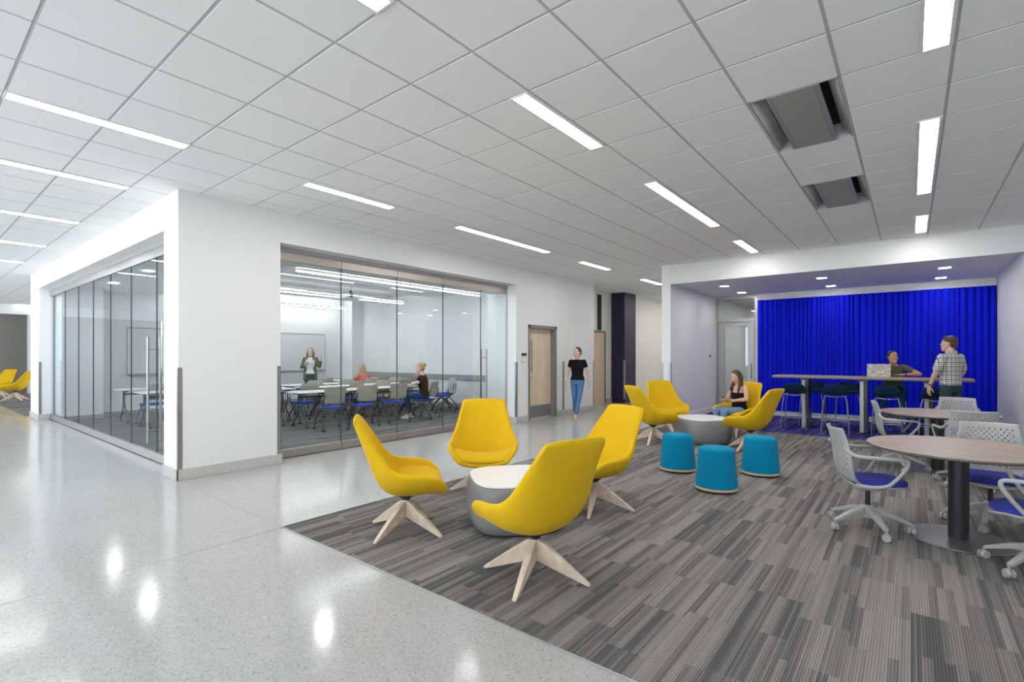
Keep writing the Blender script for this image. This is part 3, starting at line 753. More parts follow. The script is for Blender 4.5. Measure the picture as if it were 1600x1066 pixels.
# --- task chair
def caster(b, x, y, ang, r=.032):
    d = V((math.cos(ang), math.sin(ang), 0)); n = V((-d.y, d.x, 0)); c = V((x, y, r))
    for s in (-1, 1): b.cyl(c+n*.008*s, c+n*.026*s, r, r*.86, 18)
    b.cyl(c+V((0, 0, .0)), c+V((0, 0, r+.02)), .008, n=8); b.cyl(c-n*.008, c+n*.008, r*.6, n=12)
def make_task(label, group, loc, rz, base_rot):
    t = thing('task_chair', label, 'office chair', loc, rz, group)
    prof = [(-.10, .415, .16), (-.165, .425, .20), (-.205, .47, .222), (-.228, .55, .236), (-.238, .63, .238), (-.246, .70, .225), (-.262, .78, .205), (-.290, .87, .195)]
    pr_ = catmull([(a, w, z) for a, z, w in prof], 4)
    def surf(u, v):       # u -1..1 , v index float
        k = v*(len(pr_)-1); i = min(int(k), len(pr_)-2); f = k-i; q = pr_[i].lerp(pr_[i+1], f)
        ph = u; return V((q.x+.055*abs(u)**2.2, q.y*u, q.z))
    NU, NV = 22, 26; b = MB(); vs = {}
    for i in range(NU+1):
        for j in range(NV+1): vs[i, j] = b.bm.verts.new(surf(i/NU*2-1, j/NV))
    for i in range(NU):
        for j in range(NV):
            q = [vs[i, j], vs[i+1, j], vs[i+1, j+1], vs[i, j+1]]
            if 2 <= i < NU-2 and 8 <= j < NV-2 and (i+j) % 2 == 0:
                c = sum((x.co for x in q), V())/4
                inn = [b.bm.verts.new(c+((q[k].co+q[(k+1) % 4].co)/2-c)*.9) for k in range(4)]
                for k in range(4):
                    b.f([q[k], inn[k], inn[k-1]]); b.f([q[k], q[(k+1) % 4], inn[k]])
            else: b.f(q)
    b.done('backrest', 'pp', t, sol=.008, off=0, smooth=50)
    for s in (-1, 1):
        path = catmull([(-.225, s*.225, .72), (-.17, s*.255, .665), (-.07, s*.285, .655), (.08, s*.298, .655), (.165, s*.298, .65), (.185, s*.297, .625), (.165, s*.292, .57), (.10, s*.272, .475), (.05, s*.25, .425), (-.04, s*.22, .405), (-.14, s*.19, .41)], 5)
        k = len(path)
        part('armrest', 'pp', t, lambda b: b.tube(path, [.017-.003*math.sin(i/k*3) for i in range(k)], 10, w=.010, up=V((0, s*1., .0))), smooth=60)
    def seat(b, z0, th, grow):
        out = []
        for xx, hw, dz in ((-.165, .15, 0), (-.13, .195, .0), (-.04, .222, -.003), (.08, .225, -.004), (.17, .212, .0), (.235, .18, -.008), (.275, .12, -.022)):
            row = []
            for i in range(-6, 7):
                u = i/6; row.append(V((xx-.02*u*u*(xx > .2), (hw+grow)*u, z0+dz+th*(1-abs(u)**5)+.008*u*u)))
            out.append(row)
        b.grid(out)
    part('seat_cushion', 'blueseat', t, lambda b: seat(b, .428, .026, 0), sol=.034, off=-1, sub=1)
    part('seat_pan', 'pp', t, lambda b: seat(b, .402, .0, .004), sol=.014, off=0, smooth=50)
    part('mechanism', 'pp', t, lambda b: (b.box(-.11, .09, -.07, .07, .335, .395),), bevel=.03, seg=3)
    part('lever', 'black', t, lambda b: b.box(-.02, .01, -.115, -.07, .365, .38), bevel=.003)
    part('gas_column', 'black', t, lambda b: (b.cyl((0, 0, .20), (0, 0, .34), .018), b.cyl((0, 0, .19), (0, 0, .21), .025)))
    bs = part('star_base', 'pp', t, lambda b: (b.lathe([(.03, .21), (.042, .205), (.048, .12), (.04, .10)], n=20), [b.tube([(.03*math.cos(a), .03*math.sin(a), .165), (.16*math.cos(a), .16*math.sin(a), .14), (.30*math.cos(a), .30*math.sin(a), .085)], [.024, .021, .017], w=[.032, .02, .011], sq=True) for a in [base_rot-rz+k*2*math.pi/5 for k in range(5)]]), smooth=35, bevel=.004)
    for k in range(5):
        a = base_rot-rz+k*2*math.pi/5
        part('caster', 'pp', t, lambda b: caster(b, .305*math.cos(a), .305*math.sin(a), a+1.1), smooth=40)
    return t
G1, G2 = 'task chairs at the near round table', 'task chairs at the far round table'
tk = make_task('grey perforated task chair with blue seat, left of the near round table, whole and unobstructed', G1, (5.2, .286, .006), R(-70), R(-81))
for x, y, a, lab, g in [(5.97, -.54, 178, 'grey perforated task chair facing the camera behind the near round table', G1),
                        (4.87, -.70, 80, 'grey task chair cut off by the right edge, in front of the near round table', G1),
                        (8.27, .13, -84, 'grey task chair in profile left of the far round table', G2),
                        (9.40, -.50, 174, 'grey perforated chair back behind the far round table, beside the standing man', G2),
                        (7.66, -.52, 6, 'grey task chair seen from behind, between the two round tables', G2)]:
    dup(tk, (x, y, .006), R(a), lab, g)

# --- round tables
def make_round(label, loc):
    t = thing('round_table', label, 'table', loc, R(52), 'round tables in the lounge')
    part('tabletop', 'lam', t, lambda b: b.lathe([(.1, .742), (.598, .742), (.603, .738), (.603, .735)], n=72), smooth=30)
    part('edge_band', 'edge', t, lambda b: b.lathe([(.1, .73), (.603, .7355), (.603, .722), (.56, .71), (.1, .708)], n=72), smooth=30)
    part('column', 'post', t, lambda b: b.cyl((0, 0, .012), (0, 0, .71), .066, n=32))
    part('base_plate', 'plate', t, lambda b: b.lathe([(.1, 0), (.345, 0), (.35, .004), (.345, .010), (.07, .016)], n=64), smooth=30)
    return t
rt = make_round('near round table with taupe wood top at the right edge', (5.37, -.30, .006))
dup(rt, (8.42, -.27, .006), .4, 'far round table with taupe wood top, in front of the plaid-shirted man')

# --- bar table
bt = thing('bar_table', 'long bar-height table with pale wood top before the blue wall', 'table', (11.75, .70, .006), 0)
def slab(b, z0, z1, k=1.):
    P = []
    for sx, sy in ((1, 1), (-1, 1), (-1, -1), (1, -1)):
        for q in range(6):
            a = {(1, 1): 0, (-1, 1): 90, (-1, -1): 180, (1, -1): 270}[sx, sy]+q*18; P.append((sx*.30+.08*math.cos(R(a)), sy*(1.47)+.08*math.sin(R(a))))
    b.prism(P, z0, z1)
part('tabletop', 'lam', bt, lambda b: slab(b, 1.045, 1.07), smooth=30)
part('edge_band', 'edge', bt, lambda b: slab(b, 1.022, 1.0449), smooth=30)
for yy in (.97, 0., -.95):
    boxo('leg_post', 'alu', bt, -.19, .0, yy-.005, yy+.06, .01, .985, smooth=0, bevel=.006)
    boxo('leg_panel', 'post', bt, -.19, .17, yy-.065, yy-.0052, .01, .985, smooth=0, bevel=.006)
    part('foot', 'post', bt, lambda b: (b.box(-.22, .22, yy-.06, yy+.06, 0, .0099), b.box(-.24, .24, yy-.08, yy+.08, .985, 1.022)), smooth=0)

# --- bar stools
def make_stool(label, group, loc, rz):
    t = thing('bar_stool', label, 'bar stool', loc, rz, group)
    rows = []
    for cx, cz, hw, ex, ez in ((.19, .725, .15, .0, .0), (.12, .735, .18, .0, .01), (.0, .725, .19, .0, .02), (-.10, .73, .195, .01, .03), (-.165, .765, .195, .03, .02), (-.195, .83, .19, .06, .0), (-.21, .89, .17, .07, -.01), (-.215, .93, .11, .07, -.02)):
        rows.append([V((cx+ex*abs(i/5)**2, hw*math.sin(i/5*math.pi/2), cz+ez*abs(i/5)**2)) for i in range(-5, 6)])
    part('seat_shell', 'navy', t, lambda b: b.grid(rows), sol=.03, off=0, sub=2)
    for sx in (-1, 1):
        for sy in (-1, 1):
            part('leg', 'chrome', t, lambda b: b.tube([(sx*.13, sy*.13, .715), (sx*.16, sy*.165, .70), (sx*.185, sy*.195, .55), (sx*.215, sy*.225, 0)], .0075, 8))
    part('footrest', 'chrome', t, lambda b: b.tube([(.20, .207, .24), (-.20, .207, .24), (-.20, -.207, .24), (.20, -.207, .24)], .007, 8, closed=True))
    part('under_frame', 'chrome', t, lambda b: b.tube([(-.155, .16, .702), (-.20, .08, .695), (-.205, 0, .69), (-.20, -.08, .695), (-.155, -.16, .702)], .008, 8))
    return t
GB = 'bar stools at the bar table'
st = make_stool('dark teal bar stool at the left end of the near side of the bar table', GB, (11.42, 1.82, .006), 0)
for x, y, a, lab in [(11.42, 1.14, 4, 'dark teal bar stool second from the left on the near side of the bar table'), (11.42, .33, -3, 'dark teal bar stool on the near side in front of the seated laptop user'),
                     (11.45, -.33, 0, 'dark teal bar stool half hidden by the standing man'), (12.2, 1.62, 180, 'bar stool at the left end of the far side of the bar table'),
                     (12.22, 1.0, 184, 'bar stool second from the left on the far side of the bar table'), (12.22, .27, 180, 'bar stool the laptop user sits on')]:
    dup(st, (x, y, .006), R(a), lab)

# --- laptop
lp = thing('laptop', 'open laptop with a sticker-covered lid on the bar table', 'laptop', (11.62, .47, 1.076), R(4))
boxo('keyboard_deck', 'alu', lp, 0, .24, -.18, .18, 0, .014, smooth=0, bevel=.004)
b = MB(); v = [V((x, y, z)) for x, y, z in ((.004, -.18, .012), (.004, .18, .012), (-.045, .18, .25), (-.045, -.18, .25))]
n = V((-.98, 0, -.2))*.007
b.rings([v, [p+n for p in v]]); b.done('lid', 'sticker', lp, smooth=0, bevel=.002)
# --- backpack
bp = thing('backpack', 'blue backpack on the alcove floor behind the far round table', 'backpack', (11.9, -.1, .006), R(20))
def bagm(b):
    b.rings([[V((x*k*.8+dx, y*k, z)) for x, y in superell(.17, 32, 3.)] for k, z, dx in ((.7, 0, 0), (.98, .03, 0), (1.02, .15, 0), (.98, .30, 0), (.8, .40, -.01), (.4, .45, -.02))])
part('body', 'bag', bp, bagm, smooth=60)
part('front_pocket', 'bag', bp, lambda b: b.ell((-.13, 0, .14), (.05, .12, .11)), smooth=60)
part('carry_loop', 'black', bp, lambda b: b.tube([(0, -.04, .44), (0, -.02, .49), (0, .02, .49), (0, .04, .44)], .008))
part('shoulder_strap', 'black', bp, lambda b: b.tube([(.12, .07, .40), (.19, .09, .3), (.18, .09, .15), (.13, .08, .05)], .02, w=.006))

# --- classroom chairs
def make_cchair(label, group, loc, rz):
    t = thing('classroom_chair', label, 'chair', loc, rz, group)
    seat = []
    for x, hw, z in ((-.20, .19, .462), (-.12, .215, .452), (.05, .225, .455), (.17, .215, .46), (.225, .18, .445)):
        seat.append([V((x, hw*u/4, z+.008*(u/4)**2)) for u in range(-4, 5)])
    part('seat', 'classblue', t, lambda b: b.grid(seat), sol=.035, off=-1, sub=1)
    part('seat_shell', 'clback', t, lambda b: b.grid([[p+V((0, 0, -.037)) for p in r] for r in seat]), sol=.01, off=-1, sub=1)
    back = []
    for z, hw, x in ((.53, .17, -.235), (.56, .205, -.245), (.66, .215, -.258), (.78, .222, -.28), (.85, .215, -.30), (.872, .18, -.305)):
        back.append([V((x+.03*(u/4)**2, hw*u/4, z)) for u in range(-4, 5)])
    part('backrest', 'clback', t, lambda b: b.grid(back), sol=.012, off=0, sub=2)
    for s in (-1, 1):
        part('side_frame', 'clframe', t, lambda b: (b.tube([(-.262, s*.20, .72), (-.245, s*.222, .60), (-.21, s*.235, .47), (-.12, s*.238, .435), (.05, s*.238, .43), (.13, s*.236, .435)], .011)))
        part('front_leg', 'clframe', t, lambda b: (b.tube([(-.13, s*.238, .43), (-.02, s*.245, .36), (.14, s*.25, .20), (.215, s*.252, .09), (.225, s*.252, .06)], .013)))
        part('rear_leg', 'clframe', t, lambda b: (b.tube([(.08, s*.232, .43), (-.04, s*.235, .36), (-.20, s*.24, .20), (-.27, s*.242, .09), (-.28, s*.242, .06)], .013)))
    for x, y in ((.225, .252), (.225, -.252), (-.28, .242), (-.28, -.242)):
        part('caster', 'black', t, lambda b: caster(b, x, y, .5, .026), smooth=40)
    return t
GCC = 'classroom chairs with grey backs and blue seats'
cch = make_cchair('classroom chair at the left end of the row nearest the front glass', GCC, (5.50, 9.05, .006), R(78))
CH = [(6.22, 8.98, 72, 'second chair from the left in the classroom row nearest the front glass'), (7.02, 9.02, 80, 'third chair from the left in the classroom row nearest the front glass'),
      (7.84, 8.92, 112, 'classroom chair the student with the hair bun sits on'),
      (5.75, 10.55, 90, 'classroom chair in the second row, at the left of the front glass view'), (6.85, 10.45, 96, 'second classroom chair of the second row'),
      (7.55, 10.35, 88, 'third classroom chair of the second row'), (8.35, 10.5, 92, 'classroom chair of the second row behind the student with the bun'),
      (9.0, 9.55, 150, 'chair by the right classroom wall with its back half turned'), (9.45, 9.95, 162, 'rearmost chair pushed against the right classroom wall'),
      (6.5, 11.65, 90, 'left classroom chair of the third row'), (7.35, 11.6, 90, 'classroom chair left of the blonde student in the third row'), (8.1, 11.62, 92, 'classroom chair the blonde student sits on'),
      (8.9, 11.6, 88, 'classroom chair right of the blonde student in the third row'), (9.6, 11.5, 90, 'classroom chair of the third row nearest the right wall'),
      (7.5, 12.85, 90, 'left classroom chair of the row nearest the whiteboard'), (8.5, 12.8, 95, 'middle classroom chair of the row nearest the whiteboard'), (9.4, 12.8, 88, 'right classroom chair of the row nearest the whiteboard'),
      (3.55, 12.75, 92, 'classroom chair at the farther table end behind the side glass'), (3.6, 11.45, 88, 'classroom chair at the nearer table end behind the side glass'),
      (4.9, 10.5, 84, 'classroom chair beside the left jamb of the front glass'), (4.45, 11.6, 92, 'third-row classroom chair seen at the left jamb of the front glass')]
for x, y, a, lab in CH: dup(cch, (x, y, .006), R(a), lab)

# --- classroom tables
def make_ctable(label, loc):
    t = thing('classroom_table', label, 'table', loc, 0, 'white classroom tables')
    boxo('tabletop', 'lamwhite', t, -.75, .75, -.29, .29, .71, .735, bevel=.006)
    for s in (-1, 1):
        x = s*.62
        part('leg', 'clframe', t, lambda b: (b.tube([(x, -.06, .70), (x, -.06, .34), (x, -.14, .20), (x, -.27, .10), (x, -.28, .06)], .016), b.tube([(x, .06, .70), (x, .06, .34), (x, .14, .20), (x, .27, .10), (x, .28, .06)], .016),
                                              b.box(x-.02, x+.02, -.24, .24, .675, .70), b.tube([(x, -.06, .40), (x, .06, .40)], .012)))
        for y in (-.28, .28): part('caster', 'black', t, lambda b: caster(b, x, y, .3, .026), smooth=40)
    part('cross_beam', 'clframe', t, lambda b: b.tube([(-.62, 0, .62), (.62, 0, .62)], .018))
    return t
ct = make_ctable('white classroom table nearest the front glass, left one', (5.87, 9.78, .006))
for x, y, lab in [(7.4, 9.78, 'white classroom table in front of the student with the bun'), (5.0, 11.18, 'white table of the second row at the left jamb of the front glass'), (7.0, 11.08, 'white table of the second row, middle of the front glass view'), (8.55, 11.08, 'white table of the second row nearest the right wall'),
                  (3.85, 12.15, 'white table whose end stands nearer behind the side glass'), (6.9, 12.25, 'white table of the third row, before the teacher'), (8.5, 12.25, 'white table the blonde student works at'),
                  (3.85, 13.6, 'white table whose end stands farther behind the side glass'), (9.0, 13.45, 'white table nearest the whiteboard')]:
    dup(ct, (x, y, .006), 0, lab)

# ================================================================= PEOPLE
def head_rings(c, f, s=1., up=V((0, 0, 1))):
    """rings of a head; c centre, f forward"""
    f = V(f).normalized(); l = up.cross(f).normalized(); u = f.cross(l).normalized()
    S = [(-.118, .016, .018, .062), (-.108, .036, .035, .052), (-.085, .052, .055, .034), (-.05, .063, .075, .014), (-.01, .070, .088, .002), (.03, .075, .095, -.006), (.07, .070, .088, -.010), (.10, .050, .062, -.012), (.115, .02, .026, -.012)]
    return [[c+(u*z+f*(x+b*math.cos(t))+l*a*math.sin(t))*s for t in [2*math.pi*i/20 for i in range(20)]] for z, a, b, x in S], f, l, u

def hand(b, w, d, n, side, curl=.5, s=1.):
    """w wrist, d direction, n palm normal (towards the palm), side +1/-1 where the thumb sits"""
    d = V(d).normalized(); n = (V(n)-d*V(n).dot(d)).normalized(); t = d.cross(n).normalized()*side
    rot = Matrix((d, t, n)).transposed()
    b.ell(w+d*.045*s, (.052*s, .038*s, .016*s), 12, 8, rot)
    for k, (o, L) in enumerate(((.027, .066), (.009, .075), (-.009, .070), (-.026, .055))):
        p = w+(d*.082+t*o)*s; dd = (d+t*o*2).normalized(); a = curl*(.8+.1*k)
        for q in range(3):
            dd2 = (dd*math.cos(a*.6*(q+.4))+n*math.sin(a*.6*(q+.4))).normalized(); p2 = p+dd2*L*s*(.42, .33, .27)[q]
            b.cap(p, p2, (.0088-.0008*q)*s, (.0082-.0008*q)*s, 8); p = p2
    p = w+(d*.022+t*.030)*s; p2 = p+(d*.028+t*.026+n*.012)*s; p3 = p2+(d*.030+t*.006+n*.012)*s
    b.cap(w+(d*.015+t*.015)*s, p, .014*s, .012*s, 8); b.cap(p, p2, .0115*s, .0095*s, 8); b.cap(p2, p3, .0095*s, .0078*s, 8)

def torso_rings(J, w, grow=0., z0=0, z1=5, neck=True):
    """w body width factor. returns rings between hips and neck"""
    sl = (J['shL']-J['shR']); hl = (J['hipL']-J['hipR'])
    P = [J['crotch'], J['pelvis'], J['waist'], J['chest'], J['sho'], J['nb']]
    ab = [(.150, .105), (.168, .118), (.130, .095), (.148, .116), (.150, .086), (.060, .056)]
    if J.get('male'): ab = [(.155, .110), (.165, .115), (.160, .112), (.172, .122), (.165, .095), (.072, .066)]
    rs = []; n = 24
    Q = []; 
    for i in range(z0, z1+1):
        d = P[min(i+1, 5)]-P[max(i-1, 0)]; d.normalize(); f = i/5
        l = (hl.normalized()*(1-f)+sl.normalized()*f).normalized(); fw = l.cross(d).normalized(); l = d.cross(fw).normalized()
        a, b_ = ab[i]; Q.append((P[i], l, fw, a*w+grow, b_*w+grow))
    out = []
    for i in range(len(Q)-1):
        for k in range(4):
            t = k/4; A, B = Q[i], Q[i+1]
            ts = t*t*(3-2*t)
            out.append((A[0].lerp(B[0], t), A[1].lerp(B[1], t).normalized(), A[2].lerp(B[2], t).normalized(), A[3]+(B[3]-A[3])*ts, A[4]+(B[4]-A[4])*ts))
    out.append(Q[-1])
    return [[c+l*a*math.cos(t)+fw*b_*math.sin(t) for t in [2*math.pi*j/n for j in range(n)]] for c, l, fw, a, b_ in out]

def standing(h, male=False):
    k = h/1.65; J = {}
    Z = lambda x, y, z: V((x*k, y*k, z*k))
    J['crotch'] = Z(0, 0, .80); J['pelvis'] = Z(0, 0, .90); J['waist'] = Z(.005, 0, 1.03); J['chest'] = Z(.01, 0, 1.20); J['sho'] = Z(-.005, 0, 1.335); J['nb'] = Z(-.01, 0, 1.40)
    J['neck'] = Z(.0, 0, 1.42); J['head'] = Z(.02, 0, 1.535); J['hdir'] = V((1, 0, 0)); J['male'] = male
    sw = .168 if male else .150
    for s, q in ((1, 'L'), (-1, 'R')):
        J['sh'+q] = Z(-.005, s*sw, 1.325); J['el'+q] = Z(-.01, s*(sw+.045), 1.075); J['wr'+q] = Z(.05, s*(sw+.06), .85)
        J['hip'+q] = Z(0, s*.085, .86); J['kn'+q] = Z(.01, s*.09, .46); J['an'+q] = Z(-.02, s*.09, .085)
        J['hd'+q] = V((.15, 0, -1)); J['pn'+q] = V((0, -s, 0)); J['th'+q] = 1; J['ft'+q] = V((1, s*.12, 0))
    return J, k

def person(label, loc, rz, J, k, skin, top, bottom, shoe, hairfn, hair, sleeve=.55, extra=None, w=1., neckline=.5, toptype='tee', curl=.6, vox=.007, group=None, smile=False):
    t = thing('person', label, 'person', loc, rz, group)
    b = MB(); b.rings(torso_rings(J, w, -.012))
    b.cap(J['nb']-V((0, 0, .02)), J['neck'].lerp(J['head'], .45), .058*k, .050*k)
    rs, f, l, u = head_rings(J['head'], J['hdir'], k); b.rings(rs)
    c = J['head']
    b.cap(c+(f*.088+u*.012)*k, c+(f*.100-u*.018)*k, .008*k, .0115*k, 8)          # nose
    b.ell(c+(f*.075-u*.058)*k, (.022*k, .03*k, .016*k))
    for s in (-1, 1): b.ell(c+(l*s*.074-f*.008+u*0)*k, (.012*k, .008*k, .028*k)); b.ell(c+(f*.070+l*s*.036-u*.02)*k, (.02*k, .022*k, .024*k))
    for q, s in (('L', 1), ('R', -1)):
        b.cap(J['sh'+q], J['el'+q], .047*k*w, .037*k*w); b.cap(J['el'+q], J['wr'+q], .038*k*w, .024*k*w)
        b.cap(J['el'+q], J['el'+q].lerp(J['wr'+q], .35), .037*k*w, .038*k*w)
        th = J['th'+q]
        hand(b, J['wr'+q], J['hd'+q], J['pn'+q], th, J.get('curl', curl), k)
        b.cap(J['hip'+q], J['kn'+q], .078*k*w, .052*k*w); b.cap(J['kn'+q], J['an'+q], .050*k*w, .032*k)
        b.cap(J['kn'+q].lerp(J['an'+q], .25), J['kn'+q].lerp(J['an'+q], .4), .05*k*w, .048*k*w)
        b.cap(J['an'+q], J['an'+q]+J['ft'+q].normalized()*.12*k-V((0, 0, .045*k)), .034*k, .024*k)
    remeshed(b, 'body', skin, t, vox, 3)
    # face
    for s in (-1, 1):
        e = c+(f*.083+l*s*.030+u*.012)*k
        o = part('eye', 'eyew', t, lambda b: b.ell(e, (.008*k, .0105*k, .0058*k), 10, 8))
        part('iris', 'iris', o, lambda b: b.ell(e+f*.0055*k, (.0045*k, .0056*k, .0056*k), 8, 6))
        part('eyebrow', hair, t, lambda b: b.tube([c+(f*.087+l*s*.014+u*.034)*k, c+(f*.086+l*s*.03+u*.04)*k, c+(f*.074+l*s*.048+u*.034)*k], .0035*k, 6))
    part('mouth', 'lip', t, lambda b: b.tube([c+(f*.083+l*.024-u*.052)*k, c+(f*.096-u*.057)*k, c+(f*.083-l*.024-u*.052)*k], [.003*k, .006*k, .003*k], 8))
    if smile: part('teeth', 'teeth', t, lambda b: b.tube([c+(f*.088+l*.017-u*.053)*k, c+(f*.1-u*.056)*k, c+(f*.088-l*.017-u*.053)*k], .0035*k, 6))
    # top
    b = MB()
    if toptype == 'tank':
        b.rings(torso_rings(J, w, .008, 1, 4)[:-3])
        for q, s in (('L', 1), ('R', -1)):
            m_ = J['sho'].lerp(J['sh'+q], .55)+V((.0, 0, .052)); lt = J['sh'+q]-J['sho']; lt.normalize()
            b.cap(m_, J['chest']+lt*.075+V((.10, 0, .055)), .010, .014); b.cap(m_, J['chest']+lt*.06+V((-.10, 0, .05)), .010, .014)
    else:
        b.rings(torso_rings(J, w, .012, 1, 5)[:(-1 if toptype == 'loose' else -2)])
        for q in 'LR':
            e = J['sh'+q].lerp(J['el'+q], min(sleeve, 1.)); g = .009 if toptype != 'loose' else .020
            b.cap(J['sh'+q], e, (.049*k)*w+g, .040*k*w+g+(.006 if sleeve < 1 else 0))
            if sleeve > 1: b.cap(J['el'+q], J['el'+q].lerp(J['wr'+q], sleeve-1), .040*k*w+g, .030*k+g)
    remeshed(b, 'shirt', top, t, .008, 3)
    # bottoms
    b = MB(); b.rings(torso_rings(J, w, .006, 0, 2)[:6])
    for q in 'LR':
        b.cap(J['hip'+q], J['kn'+q], .088*k*w, .060*k*w); b.cap(J['kn'+q], J['kn'+q].lerp(J['an'+q], .88), .058*k*w, .043*k)
    remeshed(b, 'trousers', bottom, t, .008, 3)
    for q in 'LR':
        a = J['an'+q]; d = J['ft'+q].normalized(); b = MB(); n = V((-d.y, d.x, 0)).normalized()
        sole = a.z-.085*k+.0 if abs(d.z) < .3 else a.z-.08*k
        base = V((a.x, a.y, a.z-.082*k))
        rs = []
        for x, hw, hh in ((-.065, .018, .03), (-.055, .03, .055), (-.02, .034, .062), (.05, .036, .05), (.11, .042, .036), (.155, .034, .026), (.178, .014, .014)):
            rs.append([base+(d*x+n*hw*math.cos(u_))*k+V((0, 0, max(0, hh*math.sin(u_)*k) if math.sin(u_) > 0 else 0)) for u_ in [2*math.pi*i/16 for i in range(16)]])
        b.rings(rs); b.done('shoe', shoe, t, smooth=70)
    b = MB(); hairfn(b, c, f, l, u, k, J); remeshed(b, 'hair', hair, t, .007, 2)
    if extra: extra(t, J, k, c, f, l, u)
    return t

def cap_hair(b, c, f, l, u, k, J, front=.0):
    rot = Matrix((f, l, u)).transposed()
    b.ell(c+(-f*.022+u*.040)*k, (.092*k, .084*k, .092*k), 20, 14, rot); b.ell(c+(-f*.045-u*.005)*k, (.066*k, .080*k, .075*k), 18, 12, rot)
def bun(b, c, f, l, u, k, J):
    cap_hair(b, c, f, l, u, k, J); b.ell(c+(-f*.105+u*.065)*k, (.042*k, .045*k, .042*k))
    for a in range(5): b.cap(c+(-f*.105+u*.065)*k, c+(-f*(.11+.02*math.cos(a))+u*(.065+.05*math.sin(a*1.3))+l*.045*math.cos(a*1.3))*k, .02*k, .012*k)
def lowbun(b, c, f, l, u, k, J):
    cap_hair(b, c, f, l, u, k, J); b.ell(c+(-f*.10+u*.03)*k, (.035*k, .04*k, .035*k))
def long_hair(b, c, f, l, u, k, J, L=.30):
    cap_hair(b, c, f, l, u, k, J)
    for s in (-1, 1):
        b.cap(c+(l*s*.066-f*.005+u*.045)*k, c+(l*s*.080+f*.012-u*.09)*k, .026*k, .028*k)
        b.cap(c+(l*s*.080+f*.012-u*.09)*k, c+(l*s*.095+f*.055)*k+V((0, 0, -L*.80*k)), .030*k, .022*k)
        b.cap(c+(l*s*.075-f*.03-u*.02)*k, c+(l*s*.085-f*.055)*k+V((0, 0, -L*k)), .04*k, .026*k)
    b.cap(c+(-f*.06-u*.02)*k, c+(-f*.085)*k+V((0, 0, -L*k)), .06*k, .045*k)
def short_hair(b, c, f, l, u, k, J):
    rot = Matrix((f, l, u)).transposed()
    b.ell(c+(-f*.014+u*.048)*k, (.094*k, .080*k, .078*k), 20, 14, rot); b.ell(c+(-f*.05+u*.0)*k, (.056*k, .074*k, .070*k), 18, 12, rot)
    b.cap(c+(f*.05+u*.10)*k, c+(f*.04+l*.03+u*.10)*k, .025*k, .02*k)

# walking woman
J, k = standing(1.67)
J['hipL'] = V((.0, .085, .87)); J['knL'] = V((.12, .05, .47)); J['anL'] = V((.22, -.02, .10)); J['ftL'] = V((1, .0, 0))
J['knR'] = V((-.0, -.07, .47)); J['anR'] = V((-.26, -.09, .13)); J['ftR'] = V((1, 0, 0)); J['anL'].z = .085*k
J['anR'].z = .10
J['elL'] = V((-.06, .235, 1.10)); J['wrL'] = V((-.03, .275, .87)); J['elR'] = V((-.02, -.225, 1.10)); J['wrR'] = V((.08, -.27, .88))
J['hdir'] = V((.80, -.55, -.12)).normalized()
def wrist_cuff(t, J, k, c, f, l, u):
    d = (J['wrR']-J['elR']).normalized(); p = J['wrR']-d*.05
    part('bracelet', 'whitet', t, lambda b: b.cyl(p, p+d*.018, .034, n=20))
person('woman in black t-shirt and blue jeans walking past the maple door', (10.15, 6.15, 0), R(205), J, k, 'skin3', 'blackt', 'denim', 'tanshoe', lowbun, 'brown', .42, wrist_cuff, w=.95)

# seated joints
def seated(h, seat, lean=0., spread=.10, knee=.44, male=False):
    J, k = standing(h, male); zp = seat+.09
    up = V((math.sin(lean), 0, math.cos(lean)))
    base = V((0, 0, zp)); 
    J['crotch'] = V((.02, 0, zp-.06)); J['pelvis'] = base.copy()
    for n_, dz in (('waist', .13), ('chest', .30), ('sho', .435), ('nb', .50), ('neck', .52)): J[n_] = base+up*dz*k
    J['head'] = base+up*.64*k+V((.03, 0, 0))
    sw = .185 if male else .158
    for s, q in ((1, 'L'), (-1, 'R')):
        J['sh'+q] = base+up*.43*k+V((0, s*sw*k, 0)); J['hip'+q] = V((.02, s*.085, zp-.015)); J['kn'+q] = V((knee, s*spread, zp+.0)); J['an'+q] = V((knee+.0, s*spread, .085*k)); J['ft'+q] = V((1, s*.15, 0))
    return J, k
# woman in lounge chair with phone
J, k = seated(1.62, .375, .02, .09, .46)
for q in 'LR': J['kn'+q].z = .47; J['an'+q] = V((.50, J['kn'+q].y, .088))
J['elL'] = V((.05, .215, .68)); J['elR'] = V((.05, -.215, .68)); J['wrL'] = V((.26, .075, .65)); J['wrR'] = V((.27, -.06, .635))
J['hdL'] = V((.8, -.45, .15)); J['hdR'] = V((.85, .35, .1)); J['pnL'] = V((-.2, -.3, 1)); J['pnR'] = V((-.2, .3, 1)); J['hdir'] = V((.87, 0, -.48)).normalized()
J['head'] += V((.03, 0, -.01)); J['curl'] = .9; J['thL'] = -1
def phone_hold(t, J, k, c, f, l, u):
    part('wristband', 'whitet', t, lambda b: b.cyl(J['wrL'], J['wrL']+V((-.012, .008, 0)), .030, n=20))
LC = V((9.82, 2.52, .006)); a = R(150)
wm = person('woman with long brown hair in a black tank top sitting in a yellow chair', LC+V((math.cos(a)*-.06, math.sin(a)*-.06, 0)), a, J, k, 'skin', 'blackt', 'denim2', 'shoe', lambda *q: long_hair(*q, L=.27), 'brown', 0, phone_hold, toptype='tank', vox=.006)
ph = thing('phone', 'dark phone held by the seated long-haired woman', 'phone', LC+Matrix.Rotation(a, 3, 'Z') @ V((.28, 0, .690)), a)
b = MB(); b.box(-.05, .09, -.036, .036, -.004, .004); o = b.done('phone_body', 'phone', ph, bevel=.003); o.rotation_euler = (0, R(-24), 0)

